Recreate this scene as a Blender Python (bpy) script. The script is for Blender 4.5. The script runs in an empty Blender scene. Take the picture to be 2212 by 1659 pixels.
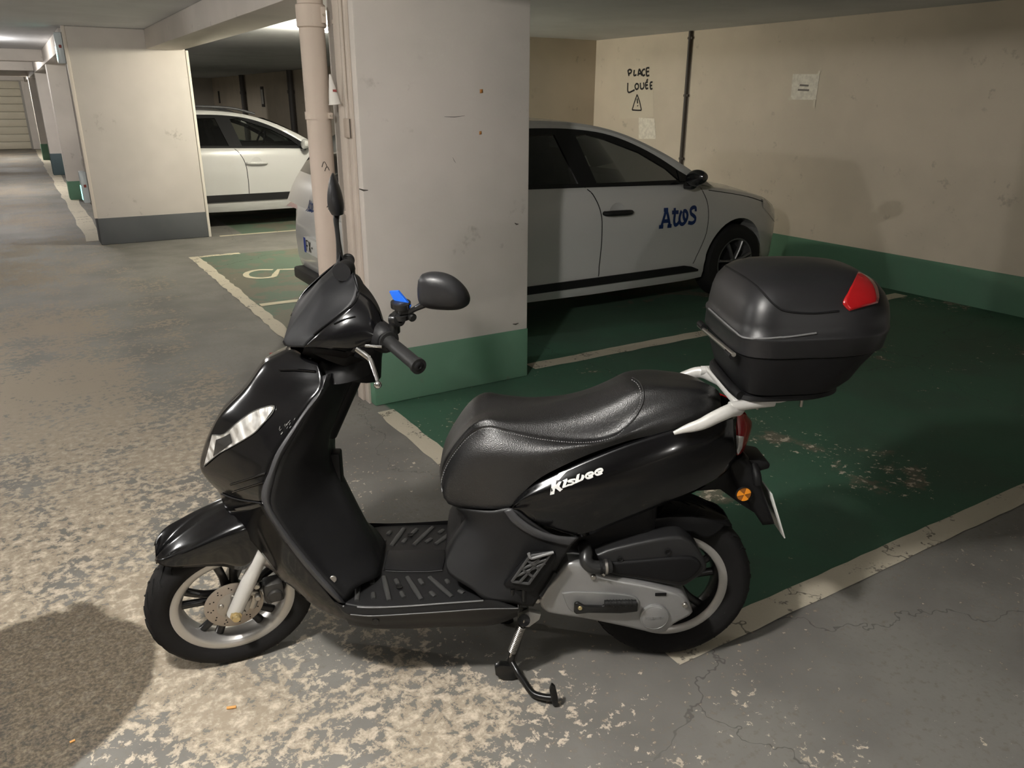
import bpy, bmesh, math, random
from mathutils import Vector, Matrix
from mathutils.bvhtree import BVHTree
random.seed(7)
SC = bpy.context.scene
COL = SC.collection
PI = math.pi

# ------------------------------------------------------------------ camera
FPX, PITCH, ROLL, YAW, CAMH = 1682.4, math.radians(20.0), math.radians(0.25), math.radians(31.48), 1.56
_fw = Vector((math.sin(YAW)*math.cos(PITCH), math.cos(YAW)*math.cos(PITCH), -math.sin(PITCH)))
_r0 = Vector((math.cos(YAW), -math.sin(YAW), 0)); _u0 = _r0.cross(_fw)
_r = _r0*math.cos(ROLL) + _u0*math.sin(ROLL); _u = -_r0*math.sin(ROLL) + _u0*math.cos(ROLL)
CAMP = Vector((0, 0, CAMH))
cd = bpy.data.cameras.new('camera'); cam = bpy.data.objects.new('camera', cd); COL.objects.link(cam)
cd.sensor_fit = 'HORIZONTAL'; cd.sensor_width = 36; cd.lens = FPX*36/2212; cd.clip_start = 0.05; cd.clip_end = 200
M = Matrix((( _r.x, _u.x, -_fw.x, 0), (_r.y, _u.y, -_fw.y, 0), (_r.z, _u.z, -_fw.z, CAMH), (0, 0, 0, 1)))
cam.matrix_world = M
SC.camera = cam
SC.view_settings.view_transform = 'Standard'; SC.view_settings.look = 'None'
SC.view_settings.gamma = 1; SC.view_settings.use_curve_mapping = False
SC.view_settings.exposure = 1.15
SC.cycles.max_bounces = 5; SC.cycles.diffuse_bounces = 3; SC.cycles.glossy_bounces = 2; SC.cycles.transmission_bounces = 4; SC.cycles.transparent_max_bounces = 8
SC.cycles.caustics_reflective = False; SC.cycles.caustics_refractive = False; SC.cycles.use_adaptive_sampling = True; SC.cycles.adaptive_threshold = 0.03

# ------------------------------------------------------------------ world and main lamps
w = bpy.data.worlds.new('world'); SC.world = w; w.use_nodes = True
w.node_tree.nodes['Background'].inputs[0].default_value = (0.5, 0.55, 0.6, 1)
w.node_tree.nodes['Background'].inputs[1].default_value = 0.02
LAMPS = [  # x, y, z, watts, colour : round bulkhead lamps under the ceiling
    (-0.30, 1.05, 2.13, 70, (1.0, 0.96, 0.90)),
    (-0.30, 12.5, 2.13, 26, (1.0, 0.95, 0.90)),
    (-0.30, 17.0, 2.13, 60, (1.0, 0.95, 0.90)),
    (-0.30, 26.0, 2.13, 80, (1.0, 0.95, 0.88)),
    (2.93, 8.45, 2.14, 66, (1.0, 0.94, 0.78)),
    (-0.30, -7.8, 2.13, 75, (1.0, 0.96, 0.90)),
    (-2.6, 5.2, 2.13, 62, (1.0, 0.97, 0.93)),  # added fill lamp out of view, brightens the lane floor and ceiling
]

# ------------------------------------------------------------------ node helpers
class NT:
    def __init__(s, name):
        s.m = bpy.data.materials.new(name); s.m.use_nodes = True; s.t = s.m.node_tree
        s.b = s.t.nodes['Principled BSDF']
    def n(s, ty, **k):
        nd = s.t.nodes.new(ty)
        for a, v in k.items(): setattr(nd, a, v)
        return nd
    def link(s, a, b): s.t.links.new(a, b)
    def put(s, sock, v):
        if isinstance(v, bpy.types.NodeSocket): s.link(v, sock)
        elif isinstance(v, (tuple, list)):
            sock.default_value = tuple(v)+((1,) if len(v) == 3 and len(sock.default_value) == 4 else ())
        else: sock.default_value = v
    def math(s, op, a, b=0.0, c=0.0, clamp=False):
        nd = s.n('ShaderNodeMath', operation=op, use_clamp=clamp)
        s.put(nd.inputs[0], a); s.put(nd.inputs[1], b); s.put(nd.inputs[2], c)
        return nd.outputs[0]
    def ramp(s, v, a, b, lo=0.0, hi=1.0):
        nd = s.n('ShaderNodeMapRange', interpolation_type='SMOOTHSTEP')
        s.put(nd.inputs[0], v); s.put(nd.inputs[1], a); s.put(nd.inputs[2], b); s.put(nd.inputs[3], lo); s.put(nd.inputs[4], hi)
        return nd.outputs[0]
    def mix(s, f, a, b):
        nd = s.n('ShaderNodeMix', data_type='RGBA'); s.put(nd.inputs[0], f); s.put(nd.inputs[6], a); s.put(nd.inputs[7], b)
        return nd.outputs[2]
    def noise(s, scale, detail=4, rough=.5, vec=None, dist=0.0, col=False):
        nd = s.n('ShaderNodeTexNoise'); nd.inputs['Scale'].default_value = scale; nd.inputs['Detail'].default_value = detail
        nd.inputs['Roughness'].default_value = rough; nd.inputs['Distortion'].default_value = dist
        if vec is not None: s.link(vec, nd.inputs['Vector'])
        return nd.outputs['Color' if col else 'Fac']
    def pos(s):
        return s.n('ShaderNodeNewGeometry').outputs['Position']
    def obj(s):
        return s.n('ShaderNodeTexCoord').outputs['Object']
    def sep(s, v):
        nd = s.n('ShaderNodeSeparateXYZ'); s.link(v, nd.inputs[0]); return nd.outputs
    def mapv(s, v, sc=(1, 1, 1), loc=(0, 0, 0), rot=(0, 0, 0)):
        nd = s.n('ShaderNodeMapping'); s.link(v, nd.inputs[0]); nd.inputs['Scale'].default_value = sc
        nd.inputs['Location'].default_value = loc; nd.inputs['Rotation'].default_value = rot
        return nd.outputs[0]
    def bump(s, h, strength=.3, dist=.01):
        nd = s.n('ShaderNodeBump'); nd.inputs['Strength'].default_value = strength; nd.inputs['Distance'].default_value = dist
        s.link(h, nd.inputs['Height']); s.link(nd.outputs[0], s.b.inputs['Normal'])
    def set(s, **k):
        for a, v in k.items(): s.put(s.b.inputs[a], v)
        return s
def srgb(r, g, b):
    f = lambda c: (c/12.92 if c <= .04045 else ((c+.055)/1.055)**2.4)
    return (f(r/255), f(g/255), f(b/255))
MATS = {}
def mat(name, col, rough=.5, metal=0.0, coat=0.0, bump=None, var=None, spec=.5, emit=None, trans=0.0, alpha=1.0, ior=1.45):
    if name in MATS: return MATS[name]
    t = NT(name)
    t.set(Roughness=rough, Metallic=metal)
    t.b.inputs['Coat Weight'].default_value = coat; t.b.inputs['Coat Roughness'].default_value = .03
    t.b.inputs['Specular IOR Level'].default_value = spec
    t.b.inputs['IOR'].default_value = ior
    if trans: t.b.inputs['Transmission Weight'].default_value = trans
    if alpha < 1: t.b.inputs['Alpha'].default_value = alpha
    c = col
    if var:
        f = t.noise(var[0], 5, .6, t.obj())
        c = t.mix(t.ramp(f, .35, .65), col, var[1])
    t.put(t.b.inputs['Base Color'], c)
    if bump:
        t.bump(t.noise(bump[0], bump[2] if len(bump) > 2 else 3, .5, t.obj()), bump[1], .002)
    if emit:
        t.put(t.b.inputs['Emission Color'], emit[0]); t.b.inputs['Emission Strength'].default_value = emit[1]
    MATS[name] = t.m
    return t.m

# ------------------------------------------------------------------ object helpers
def tag(o, label=None, cat=None, group=None, kind=None):
    if label: o['label'] = label
    if cat: o['category'] = cat
    if group: o['group'] = group
    if kind: o['kind'] = kind
    return o
def empty(name, loc=(0, 0, 0), rz=0.0, parent=None):
    o = bpy.data.objects.new(name, None); COL.objects.link(o); o.location = loc; o.rotation_euler = (0, 0, rz); o.empty_display_size = .1
    if parent: o.parent = parent
    return o
def finish(bm, name, m, parent=None, sharp=38, smooth=True, flip=False):
    bmesh.ops.remove_doubles(bm, verts=bm.verts, dist=2e-5)
    bmesh.ops.recalc_face_normals(bm, faces=bm.faces)
    if smooth:
        ca = math.radians(sharp)
        for f in bm.faces: f.smooth = True
        for e in bm.edges:
            if len(e.link_faces) == 2 and e.calc_face_angle(0) > ca: e.smooth = False
    me = bpy.data.meshes.new(name); bm.to_mesh(me); bm.free()
    o = bpy.data.objects.new(name, me); COL.objects.link(o)
    for mm in (m if isinstance(m, (list, tuple)) else [m]): me.materials.append(mm)
    if parent: o.parent = parent
    return o
def pyd(name, V, F, m, parent=None, **k):
    bm = bmesh.new(); vs = [bm.verts.new(v) for v in V]
    for f in F:
        try: bm.faces.new([vs[i] for i in f])
        except ValueError: pass
    return finish(bm, name, m, parent, **k)
def box_into(bm, lo, hi, bev=0.0, mtx=None, seg=2):
    r = bmesh.ops.create_cube(bm, size=1.0)
    vs = r['verts']
    c = [(a+b)/2 for a, b in zip(lo, hi)]; d = [b-a for a, b in zip(lo, hi)]
    for v in vs: v.co = Vector((v.co.x*d[0]+c[0], v.co.y*d[1]+c[1], v.co.z*d[2]+c[2]))
    if bev:
        es = list({e for v in vs for e in v.link_edges})
        r = bmesh.ops.bevel(bm, geom=es, offset=bev, segments=seg, affect='EDGES', profile=.5)
        vs = list({v for f in r['faces'] for v in f.verts} | {v for v in vs if v.is_valid})
    if mtx:
        for v in vs: v.co = mtx @ v.co
def box(name, lo, hi, m, parent=None, bev=0.0, mtx=None, seg=2):
    bm = bmesh.new(); box_into(bm, lo, hi, bev, mtx, seg)
    return finish(bm, name, m, parent)
def crv(pts, n, lin=False):
    """Catmull-Rom resampling of a polyline to n points by chord length."""
    pts = [Vector(p) for p in pts]
    if len(pts) == 1: return pts*n
    L = [0]
    for a, b in zip(pts, pts[1:]): L.append(L[-1]+max((b-a).length, 1e-9))
    out = []
    for i in range(n):
        d = L[-1]*i/(n-1)
        k = 0
        while k < len(pts)-2 and d > L[k+1]: k += 1
        t = (d-L[k])/(L[k+1]-L[k])
        p1, p2 = pts[k], pts[k+1]
        if lin or len(pts) == 2: out.append(p1.lerp(p2, t)); continue
        h = L[k+1]-L[k]
        m1 = (p2-pts[k-1])*(h/(L[k+1]-L[k-1])) if k > 0 else (p2-p1)
        m2 = (pts[k+2]-p1)*(h/(L[k+2]-L[k])) if k < len(pts)-2 else (p2-p1)
        t2, t3 = t*t, t*t*t
        out.append(p1*(2*t3-3*t2+1)+m1*(t3-2*t2+t)+p2*(-2*t3+3*t2)+m2*(t3-t2))
    return out
def grid_into(bm, rows, close_u=False, close_v=False):
    V = [[bm.verts.new(p) for p in r] for r in rows]
    nr, nc = len(V), len(V[0])
    for i in range(nr if close_v else nr-1):
        for j in range(nc if close_u else nc-1):
            a, b, c, d = V[i][j], V[i][(j+1) % nc], V[(i+1) % nr][(j+1) % nc], V[(i+1) % nr][j]
            try: bm.faces.new((a, b, c, d))
            except ValueError: pass
    return V
def cap(bm, ring):
    try: bm.faces.new(ring)
    except ValueError: pass
def tube_into(bm, path, rad, n=12, res=None, caps=True, flat=1.0, up=None):
    """swept tube; rad a number or list along the path; flat squashes along the binormal"""
    if res: 
        rr = rad if isinstance(rad, (list, tuple)) else None
        if rr: rr = [rr[int(x)]+(rr[min(int(x)+1, len(rr)-1)]-rr[int(x)])*(x-int(x)) for x in (q*(len(rr)-1)/(res-1) for q in range(res))]
        path = crv(path, res); rad = rr or rad
    elif isinstance(rad, (list, tuple)) and len(rad) != len(path):
        rad = [rad[min(len(rad)-1, round(i*(len(rad)-1)/(len(path)-1)))] for i in range(len(path))]
    path = [Vector(p) for p in path]
    if not isinstance(rad, (list, tuple)): rad = [rad]*len(path)
    rows = []; nrm = None
    for i, p in enumerate(path):
        d = (path[min(i+1, len(path)-1)]-path[max(i-1, 0)]).normalized()
        if nrm is None:
            nrm = Vector(up) if up else (Vector((0, 0, 1)) if abs(d.z) < .9 else Vector((1, 0, 0)))
        nrm = (nrm-d*nrm.dot(d)).normalized(); bn = d.cross(nrm)
        rows.append([p+(nrm*math.cos(a)+bn*math.sin(a)*flat)*rad[i] for a in (2*PI*k/n for k in range(n))])
    V = grid_into(bm, rows, close_u=True)
    if caps: cap(bm, V[0][::-1]); cap(bm, V[-1])
def tube(name, path, rad, m, parent=None, n=12, res=None, flat=1.0, up=None, caps=True, sharp=50):
    bm = bmesh.new(); tube_into(bm, path, rad, n, res, caps, flat, up)
    return finish(bm, name, m, parent, sharp=sharp)
def lathe_into(bm, prof, c, ax, n=32, closed=False, a0=0.0, a1=2*PI):
    """prof: list of (radius, offset along axis); c centre, ax axis"""
    ax = Vector(ax).normalized(); c = Vector(c)
    e1 = ax.orthogonal().normalized(); e2 = ax.cross(e1)
    full = abs(a1-a0-2*PI) < 1e-6
    k = n if full else n+1
    rows = [[c+ax*h+(e1*math.cos(a)+e2*math.sin(a))*max(r, 1e-5) for a in (a0+(a1-a0)*i/n for i in range(k))] for r, h in prof]
    return grid_into(bm, rows, close_u=full, close_v=closed)
def lathe(name, prof, c, ax, m, parent=None, n=32, closed=False, sharp=38):
    bm = bmesh.new(); lathe_into(bm, prof, c, ax, n, closed)
    return finish(bm, name, m, parent, sharp=sharp)
def disc_prof(r, h, bev=.002):
    return [(1e-5, 0), (r-bev, 0), (r, bev), (r, h-bev), (r-bev, h), (1e-5, h)]
def prism_into(bm, pts, ext, bev=0.0, seg=2):
    """planar outline (3D points) extruded by the vector ext"""
    ext = Vector(ext); vs = [bm.verts.new(p) for p in pts]
    f = bm.faces.new(vs)
    r = bmesh.ops.extrude_face_region(bm, geom=[f])
    nv = [g for g in r['geom'] if isinstance(g, bmesh.types.BMVert)]
    bmesh.ops.translate(bm, verts=nv, vec=ext)
    if bev:
        es = [e for e in {e for v in vs+nv for e in v.link_edges}]
        bmesh.ops.bevel(bm, geom=es, offset=bev, segments=seg, affect='EDGES', profile=.5)
def prism(name, pts, ext, m, parent=None, bev=0.0, seg=2, sharp=38):
    bm = bmesh.new(); prism_into(bm, pts, ext, bev, seg)
    return finish(bm, name, m, parent, sharp=sharp)
def copy_tree(o, parent=None):
    c = o.copy(); COL.objects.link(c)
    c.parent = parent
    for ch in list(o.children): copy_tree(ch, c)
    return c
# ------------------------------------------------------------------ floor
def rect_mask(t, X, Y, x0, x1, y0, y1, e=.012):
    a = t.math('MULTIPLY', t.ramp(X, x0-e, x0+e), t.ramp(X, x1+e, x1-e)) if False else None
    def band(v, lo, hi):
        return t.math('SUBTRACT', t.ramp(v, lo-e, lo+e), t.ramp(v, hi-e, hi+e), clamp=True)
    return t.math('MULTIPLY', band(X, x0, x1), band(Y, y0, y1))
def floor_material():
    t = NT('floor_paint'); p = t.pos(); X, Y, _ = t.sep(p)
    big = t.noise(.75, 3, .55, p)
    mid = t.noise(3.2, 5, .62, p, .25)
    fine = t.noise(44, 3, .62, p)
    cloud = t.noise(1.7, 3, .6, t.mapv(p, (1, 1, 1), (7, 3, 0)))
    grey = t.mix(t.ramp(cloud, .3, .7), srgb(131, 129, 123), srgb(110, 108, 103))
    grey = t.mix(t.ramp(fine, .52, .74), grey, srgb(120, 114, 105))
    # green bays
    wob = t.math('MULTIPLY', t.math('SUBTRACT', mid, .5), .04)
    Xw = t.math('ADD', X, wob); Yw = t.math('ADD', Y, wob)
    g1 = rect_mask(t, Xw, Yw, 1.47, 6.5, 1.40, 3.86)
    g2 = rect_mask(t, Xw, Yw, 1.44, 6.5, 3.86, 8.66)
    g3 = rect_mask(t, Xw, Yw, 2.2, 6.5, 9.98, 30)
    gr = t.math('ADD', g1, t.math('ADD', g2, g3), clamp=True)
    gcol = t.mix(t.ramp(cloud, .35, .7), srgb(66, 102, 82), srgb(68, 94, 78))
    gw = t.math('ADD', t.math('MULTIPLY', big, .45), t.math('MULTIPLY', mid, .55))
    ywear = t.ramp(Y, 4.0, 5.5, 0, .10)
    gworn = t.ramp(t.math('ADD', gw, ywear), .575, .62)
    gcol = t.mix(t.ramp(Y, 4.0, 6.0, 0, .45), gcol, srgb(118, 124, 108))
    gcol = t.mix(t.math('MULTIPLY', gworn, .75), gcol, srgb(116, 108, 94))
    base = t.mix(gr, grey, gcol)
    # worn patches showing the light aggregate, strongest in the traffic lane
    rag = t.noise(26.0, 6, .72, p, .25)
    wv = t.math('ADD', t.math('MULTIPLY', big, .36), t.math('ADD', t.math('MULTIPLY', rag, .54), t.math('MULTIPLY', mid, .28)))
    lane = t.ramp(X, .60, 1.35, .030, -.075)
    leftb = t.math('MULTIPLY', t.ramp(X, -.1, .65, .045, 0.0), t.ramp(Y, 1.9, 2.4))
    far = t.ramp(Y, 4.0, 9.0, 0.0, -.05)
    wv = t.math('ADD', wv, t.math('ADD', lane, t.math('ADD', leftb, far)))
    worn = t.ramp(wv, .616, .626)
    spk = t.math('MULTIPLY', t.ramp(fine, .655, .68), t.ramp(cloud, .40, .56))
    sp = t.math('MULTIPLY', spk, t.math('SUBTRACT', 1.0, t.math('MULTIPLY', gr, .9)))
    worn = t.math('MAXIMUM', worn, sp)
    wc = t.mix(t.ramp(rag, .45, .70), srgb(160, 148, 130), srgb(214, 203, 184))
    wc = t.mix(t.ramp(Y, 2.6, 5.0), wc, srgb(150, 140, 126))
    base = t.mix(t.math('MULTIPLY', worn, .95), base, wc)
    # dark oil-stained patch of bare tarmac
    dx = t.math('SUBTRACT', t.math('ADD', X, t.math('MULTIPLY', t.math('SUBTRACT', mid, .5), .22)), -.33)
    dy = t.math('SUBTRACT', t.math('ADD', Y, t.math('MULTIPLY', t.math('SUBTRACT', mid, .5), .22)), 2.15)
    u = t.math('ADD', t.math('MULTIPLY', dx, .80), t.math('MULTIPLY', dy, .60)); v = t.math('SUBTRACT', t.math('MULTIPLY', dy, .80), t.math('MULTIPLY', dx, .60))
    rr = t.math('SQRT', t.math('ADD', t.math('POWER', t.math('DIVIDE', u, .47), 2), t.math('POWER', t.math('DIVIDE', v, .36), 2)))
    st = t.ramp(rr, .98, 1.05, 1, 0)
    sc_ = t.mix(t.ramp(t.noise(85, 2, .75, p), .35, .72), srgb(48, 43, 36), srgb(104, 93, 76))
    base = t.mix(t.math('MULTIPLY', st, .86), base, sc_)
    # hairline cracks
    cr = t.n('ShaderNodeTexVoronoi', feature='DISTANCE_TO_EDGE'); cr.inputs['Scale'].default_value = .55
    jit = t.n('ShaderNodeVectorMath', operation='MULTIPLY_ADD')
    t.link(t.noise(4, 4, .65, p, 0, True), jit.inputs[0]); jit.inputs[1].default_value = (.35, .35, .0); t.link(p, jit.inputs[2])
    t.link(jit.outputs[0], cr.inputs['Vector'])
    ck = t.math('MULTIPLY', t.ramp(cr.outputs['Distance'], .0006, .0022, 1, 0), t.ramp(X, .9, 1.4))
    base = t.mix(t.math('MULTIPLY', ck, .5), base, srgb(50, 48, 44))
    t.put(t.b.inputs['Base Color'], base)
    t.put(t.b.inputs['Roughness'], t.math('ADD', t.ramp(worn, 0, 1, .62, .85), t.math('MULTIPLY', fine, .1)))
    t.b.inputs['Specular IOR Level'].default_value = .22
    t.bump(t.noise(60, 2, .6, p), .28, .003)
    return t.m
FLOORM = floor_material()
def plane(name, lo, hi, z, m):
    o = pyd(name, [(lo[0], lo[1], z), (hi[0], lo[1], z), (hi[0], hi[1], z), (lo[0], hi[1], z)], [(0, 1, 2, 3)], m)
    return tag(o, kind='structure')
floor = box('floor', (-7, -12, -.2), (6.62, 31.2, 0), FLOORM); tag(floor, kind='structure')

def wall_material(name, c1, c2, stain=.35):
    t = NT(name); p = t.pos()
    a = t.noise(1.3, 3, .6, p); b = t.noise(9, 4, .65, p)
    c = t.mix(t.ramp(a, .35, .68), c1, c2)
    st = t.math('MULTIPLY', t.ramp(b, .60, .72), t.ramp(t.noise(1.9, 3, .5, t.mapv(p, (1, 1, 1), (5, 1, 2))), .5, .62))
    c = t.mix(t.math('MULTIPLY', st, stain), c, srgb(112, 104, 94))
    t.put(t.b.inputs['Base Color'], c); t.set(Roughness=.72); t.b.inputs['Specular IOR Level'].default_value = .3
    t.bump(t.noise(70, 2, .6, p), .10, .003)
    return t.m
WALLM = wall_material('wall_paint', srgb(214, 207, 199), srgb(204, 198, 190))
ENDM = wall_material('end_wall_paint', srgb(212, 200, 182), srgb(202, 191, 174))
CEILM = wall_material('ceiling_paint', srgb(222, 224, 228), srgb(212, 214, 218), .1)
GREEN = wall_material('green_paint', srgb(98, 140, 114), srgb(100, 134, 112), .5)
DGREY = wall_material('dark_grey_paint', srgb(92, 94, 95), srgb(84, 86, 88), .3)
SHELLM = wall_material('shell_paint', srgb(190, 184, 174), srgb(180, 175, 166))
CZ = 2.27
def S(o): return tag(o, kind='structure')
S(box('ceiling', (-7, -12, CZ), (6.62, 31.2, CZ+.2), CEILM))
S(box('wall_end', (6.42, -12, 0), (6.62, 31.2, CZ), ENDM))
S(box('wall_left', (-7.2, -12, 0), (-7, 31.2, CZ), SHELLM))
S(box('wall_behind', (-7, -12.2, 0), (6.62, -12, CZ), SHELLM))
S(box('wall_back', (4.7, 8.5, 0), (6.42, 8.75, CZ), ENDM))
FARW = S(box('wall_far', (-7, 31.2, 0), (6.62, 31.4, CZ), SHELLM))
S(box('baseboard_end', (6.412, -12, 0), (6.42, 31.2, .305), GREEN))
S(box('baseboard_back', (4.7, 8.492, 0), (6.41, 8.5, .305), GREEN))
# pillars with their painted bands
def pillar(x0, x1, y0, y1, band, bz=.30):
    o = S(box('pillar', (x0, y0, 0), (x1, y1, CZ), WALLM, bev=.012))
    e = .003
    b = box('baseboard_pillar', (x0-e, y0-e, 0), (x1+e, y1+e, bz), band, bev=.010); S(b)
    return o
PIL = pillar(1.42, 2.39, 3.73, 4.09, GREEN, .302)
P1 = pillar(.64, 1.80, 9.95, 10.28, DGREY, .30)
pillar(.62, 1.75, 14.85, 15.2, GREEN)
pillar(.60, 1.75, 20.0, 20.35, mat('blue_grey_paint', srgb(72, 88, 92), .7), .45)
pillar(.58, 1.75, 25.1, 25.45, GREEN, .42)
S(box('trim_1', (1.800, 9.944, 0), (1.83, 9.99, 2.07), mat('white_trim', srgb(232, 226, 212), .5), bev=.004))
S(box('trim_2', (.61, 9.944, .30), (.645, 9.99, CZ), mat('cream_trim', srgb(222, 212, 200), .5), bev=.004))
# beams under the slab
S(box('beam', (1.40, -12, 2.072), (1.77, 9.95, CZ), WALLM, bev=.008))
S(box('beam', (.60, 10.28, 2.06), (.85, 31.2, CZ), WALLM, bev=.008))
for yy in (14.9, 20.05, 25.15, 30.7):
    S(box('beam', (-7, yy, 2.10), (.6, yy+.3, CZ), WALLM, bev=.008))
# garage door at the end of the lane: each slat a piece
DOORM = mat('garage_door_cream', srgb(205, 198, 178), .5)
S(box('wall_far', (.50, 30.9, 0), (.95, 31.2, CZ), WALLM))
S(box('wall_far', (-6, 30.92, 2.085), (.5, 31.2, CZ), WALLM))
dr = empty('door_1', (-1.5, 31.0, 0)); S(dr)
for k in range(9):
    z0 = .01+k*.23
    box('slat', (-2.0, -.02, z0), (1.98, .03, z0+.222), DOORM, dr, bev=.006)
box('door_frame', (1.94, -.09, 0), (2.0, .05, 2.085), mat('door_frame_grey', srgb(150, 146, 138), .5), dr)

# ------------------------------------------------------------------ painted lines: thin coats of worn white paint
def line_material(name, c, wear):
    t = NT(name); p = t.pos()
    a = t.noise(5, 8, .7, p); b = t.noise(48, 5, .7, p)
    v = t.math('ADD', t.math('MULTIPLY', a, .55), t.math('MULTIPLY', b, .45))
    col = t.mix(t.ramp(v, wear, wear+.05), c, srgb(118, 112, 102))
    cr = t.n('ShaderNodeTexVoronoi', feature='DISTANCE_TO_EDGE'); cr.inputs['Scale'].default_value = 1.4
    jit = t.n('ShaderNodeVectorMath', operation='MULTIPLY_ADD')
    t.link(t.noise(9, 3, .7, p, 0, True), jit.inputs[0]); jit.inputs[1].default_value = (.3, .3, 0); t.link(p, jit.inputs[2])
    t.link(jit.outputs[0], cr.inputs['Vector'])
    col = t.mix(t.math('MULTIPLY', t.ramp(cr.outputs['Distance'], .002, .008, 1, 0), .75), col, srgb(60, 54, 46))
    t.put(t.b.inputs['Base Color'], col); t.set(Roughness=.75)
    t.bump(t.noise(90, 4, .7, p), .3, .003)
    return t.m
LINEM = line_material('worn_line_paint', srgb(196, 188, 168), .56)
LINE2 = line_material('pale_line_paint', srgb(205, 197, 170), .60)
def ragged(name, x0, x1, y0, y1, m, n=26, jit=.006, z=.0022, top=True):
    L = max(x1-x0, y1-y0); alongx = (x1-x0) > (y1-y0)
    V = []; F = []
    for i in range(n+1):
        f = i/n
        ja, jb = random.uniform(-jit, jit), random.uniform(-jit, jit)
        if alongx:
            V += [(x0+(x1-x0)*f, y0+ja, z), (x0+(x1-x0)*f, y1+jb, z)]
        else:
            V += [(x0+ja, y0+(y1-y0)*f, z), (x1+jb, y0+(y1-y0)*f, z)]
    F = [(2*i, 2*i+2, 2*i+3, 2*i+1) for i in range(n)]
    o = pyd(name, V, F, m, floor)
    return o
ragged('bay_line', 1.388, 1.486, 1.44, 3.64, LINEM, 30)
ragged('bay_line', 1.40, 6.3, 1.335, 1.432, LINEM, 60, .003)
ragged('bay_line', 2.50, 6.3, 3.80, 3.918, LINEM, 40)
ragged('bay_line', 1.352, 1.448, 4.2, 8.70, LINEM, 50, .01)
ragged('bay_line', 1.46, 6.0, 6.235, 6.325, LINE2, 30)
ragged('bay_line', 1.45, 1.86, 8.63, 8.71, LINE2, 12, .012)
ragged('bay_line', 1.92, 5.5, 9.89, 9.96, LINE2, 20)
ragged('bay_line', .52, .72, 10.3, 30.5, LINEM, 40, .02)
# wheelchair mark in the bay with the pale lines
def ribbon_into(bm, pts, wd, nrm=(0, 0, 1), res=None):
    pts = crv(pts, res) if res else [Vector(q) for q in pts]
    nrm = Vector(nrm); rows = []
    for i, q in enumerate(pts):
        d = (pts[min(i+1, len(pts)-1)]-pts[max(i-1, 0)]).normalized(); sdir = d.cross(nrm).normalized()*wd/2
        rows.append([q-sdir, q+sdir])
    grid_into(bm, rows)
bm = bmesh.new()
wz = .0024
ribbon_into(bm, [(1.93, 7.62, wz), (1.80, 7.68, wz), (1.68, 7.60, wz), (1.64, 7.42, wz), (1.72, 7.30, wz), (1.84, 7.30, wz), (1.90, 7.42, wz)], .055, res=24)
ribbon_into(bm, [(1.90, 7.42, wz), (1.98, 7.60, wz), (2.30, 7.48, wz), (2.62, 7.40, wz)], .055)
ribbon_into(bm, [(2.30, 7.46, wz), (2.26, 7.28, wz)], .05)
ribbon_into(bm, [(2.74, 7.34, wz), (2.86, 7.34, wz)], .10)
finish(bm, 'wheelchair_mark', LINE2, floor)

# ------------------------------------------------------------------ ceiling lamps (round bulkheads) with their light
LBASE = mat('lamp_base_white', srgb(225, 222, 214), .45)
def bulkhead(x, y, z, watts, col, label):
    e = empty('bulkhead_lamp', (x, y, CZ)); tag(e, label, 'lamp', 'ceiling lamps')
    lathe('lamp_base', [(1e-5, 0), (.125, 0), (.125, -.015), (.112, -.02), (1e-5, -.02)], (0, 0, 0), (0, 0, 1), LBASE, e, 28)
    gm = mat('lamp_glass_%d' % len(MATS), (.9, .9, .85), .3, emit=(col, watts*.3)); gm.cycles.emission_sampling = 'NONE'
    lathe('lamp_glass', [(.112, -.021), (.108, -.038), (.09, -.052), (.05, -.060), (1e-5, -.062)], (0, 0, 0), (0, 0, 1), gm, e, 28)
    ld = bpy.data.lights.new('lamp_light', 'POINT'); ld.energy = watts; ld.color = col; ld.shadow_soft_size = .07
    lo = bpy.data.objects.new('lamp_light', ld); COL.objects.link(lo); lo.parent = e; lo.location = (0, 0, -.14)
    return e
_lab = ['round ceiling lamp over the lane above the scooter', 'round ceiling lamp in the lane before the banded pillar',
        'round ceiling lamp in the lane halfway to the garage door', 'round ceiling lamp in the lane nearest the garage door',
        'glowing warm ceiling lamp seen beside the vertical pipe', 'round ceiling lamp in the lane behind the photographer', 'added fill lamp over the bays across the lane, out of view']
for (x, y, z, wt, c), lb in zip(LAMPS, _lab): bulkhead(x, y, z, wt, c, lb)
# ------------------------------------------------------------------ scooter: frames of reference
SO = Vector((.8385, 1.754, 0)); SE = Vector((.872, -.4896, 0)).normalized(); ST = Vector((SE.y, -SE.x, 0))
SCOOT = empty('scooter', SO, math.atan2(SE.y, SE.x))
tag(SCOOT, 'black step-through scooter with top case, parked on its centre stand in front of the pillar', 'scooter')
def to_loc(wv):
    d = wv-SO; return Vector((d.dot(SE), d.dot(ST), d.z))           # (s, t, z), t towards the camera
CL = to_loc(CAMP)
def ray_loc(u, v):
    d = _r*(u-1106)-_u*(v-829.5)+_fw*FPX
    return Vector((d.dot(SE), d.dot(ST), d.z))
class Frame:
    """rigid frame inside the scooter: body, or the steered front end"""
    def __init__(s, A=(0, 0, 0), axis=None, ang=0.0):
        s.A = Vector(A); s.R = Matrix.Rotation(ang, 3, Vector(axis)) if axis else Matrix.Identity(3)
        s.Ri = s.R.transposed()
    def inn(s, p): return s.Ri @ (Vector(p)-s.A)+s.A
    def out(s, p): return s.R @ (Vector(p)-s.A)+s.A
    def P(s, u, v, t):
        o = s.inn(CL); d = s.Ri @ ray_loc(u, v)
        return o+d*((t-o.y)/d.y)
    def pt(s, q):
        return s.P(*q) if abs(q[0]) > 20 else Vector(q)
def flip(p): return Vector((p.x, -p.y, p.z))
B = Frame()
RAKE = math.radians(26)
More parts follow.
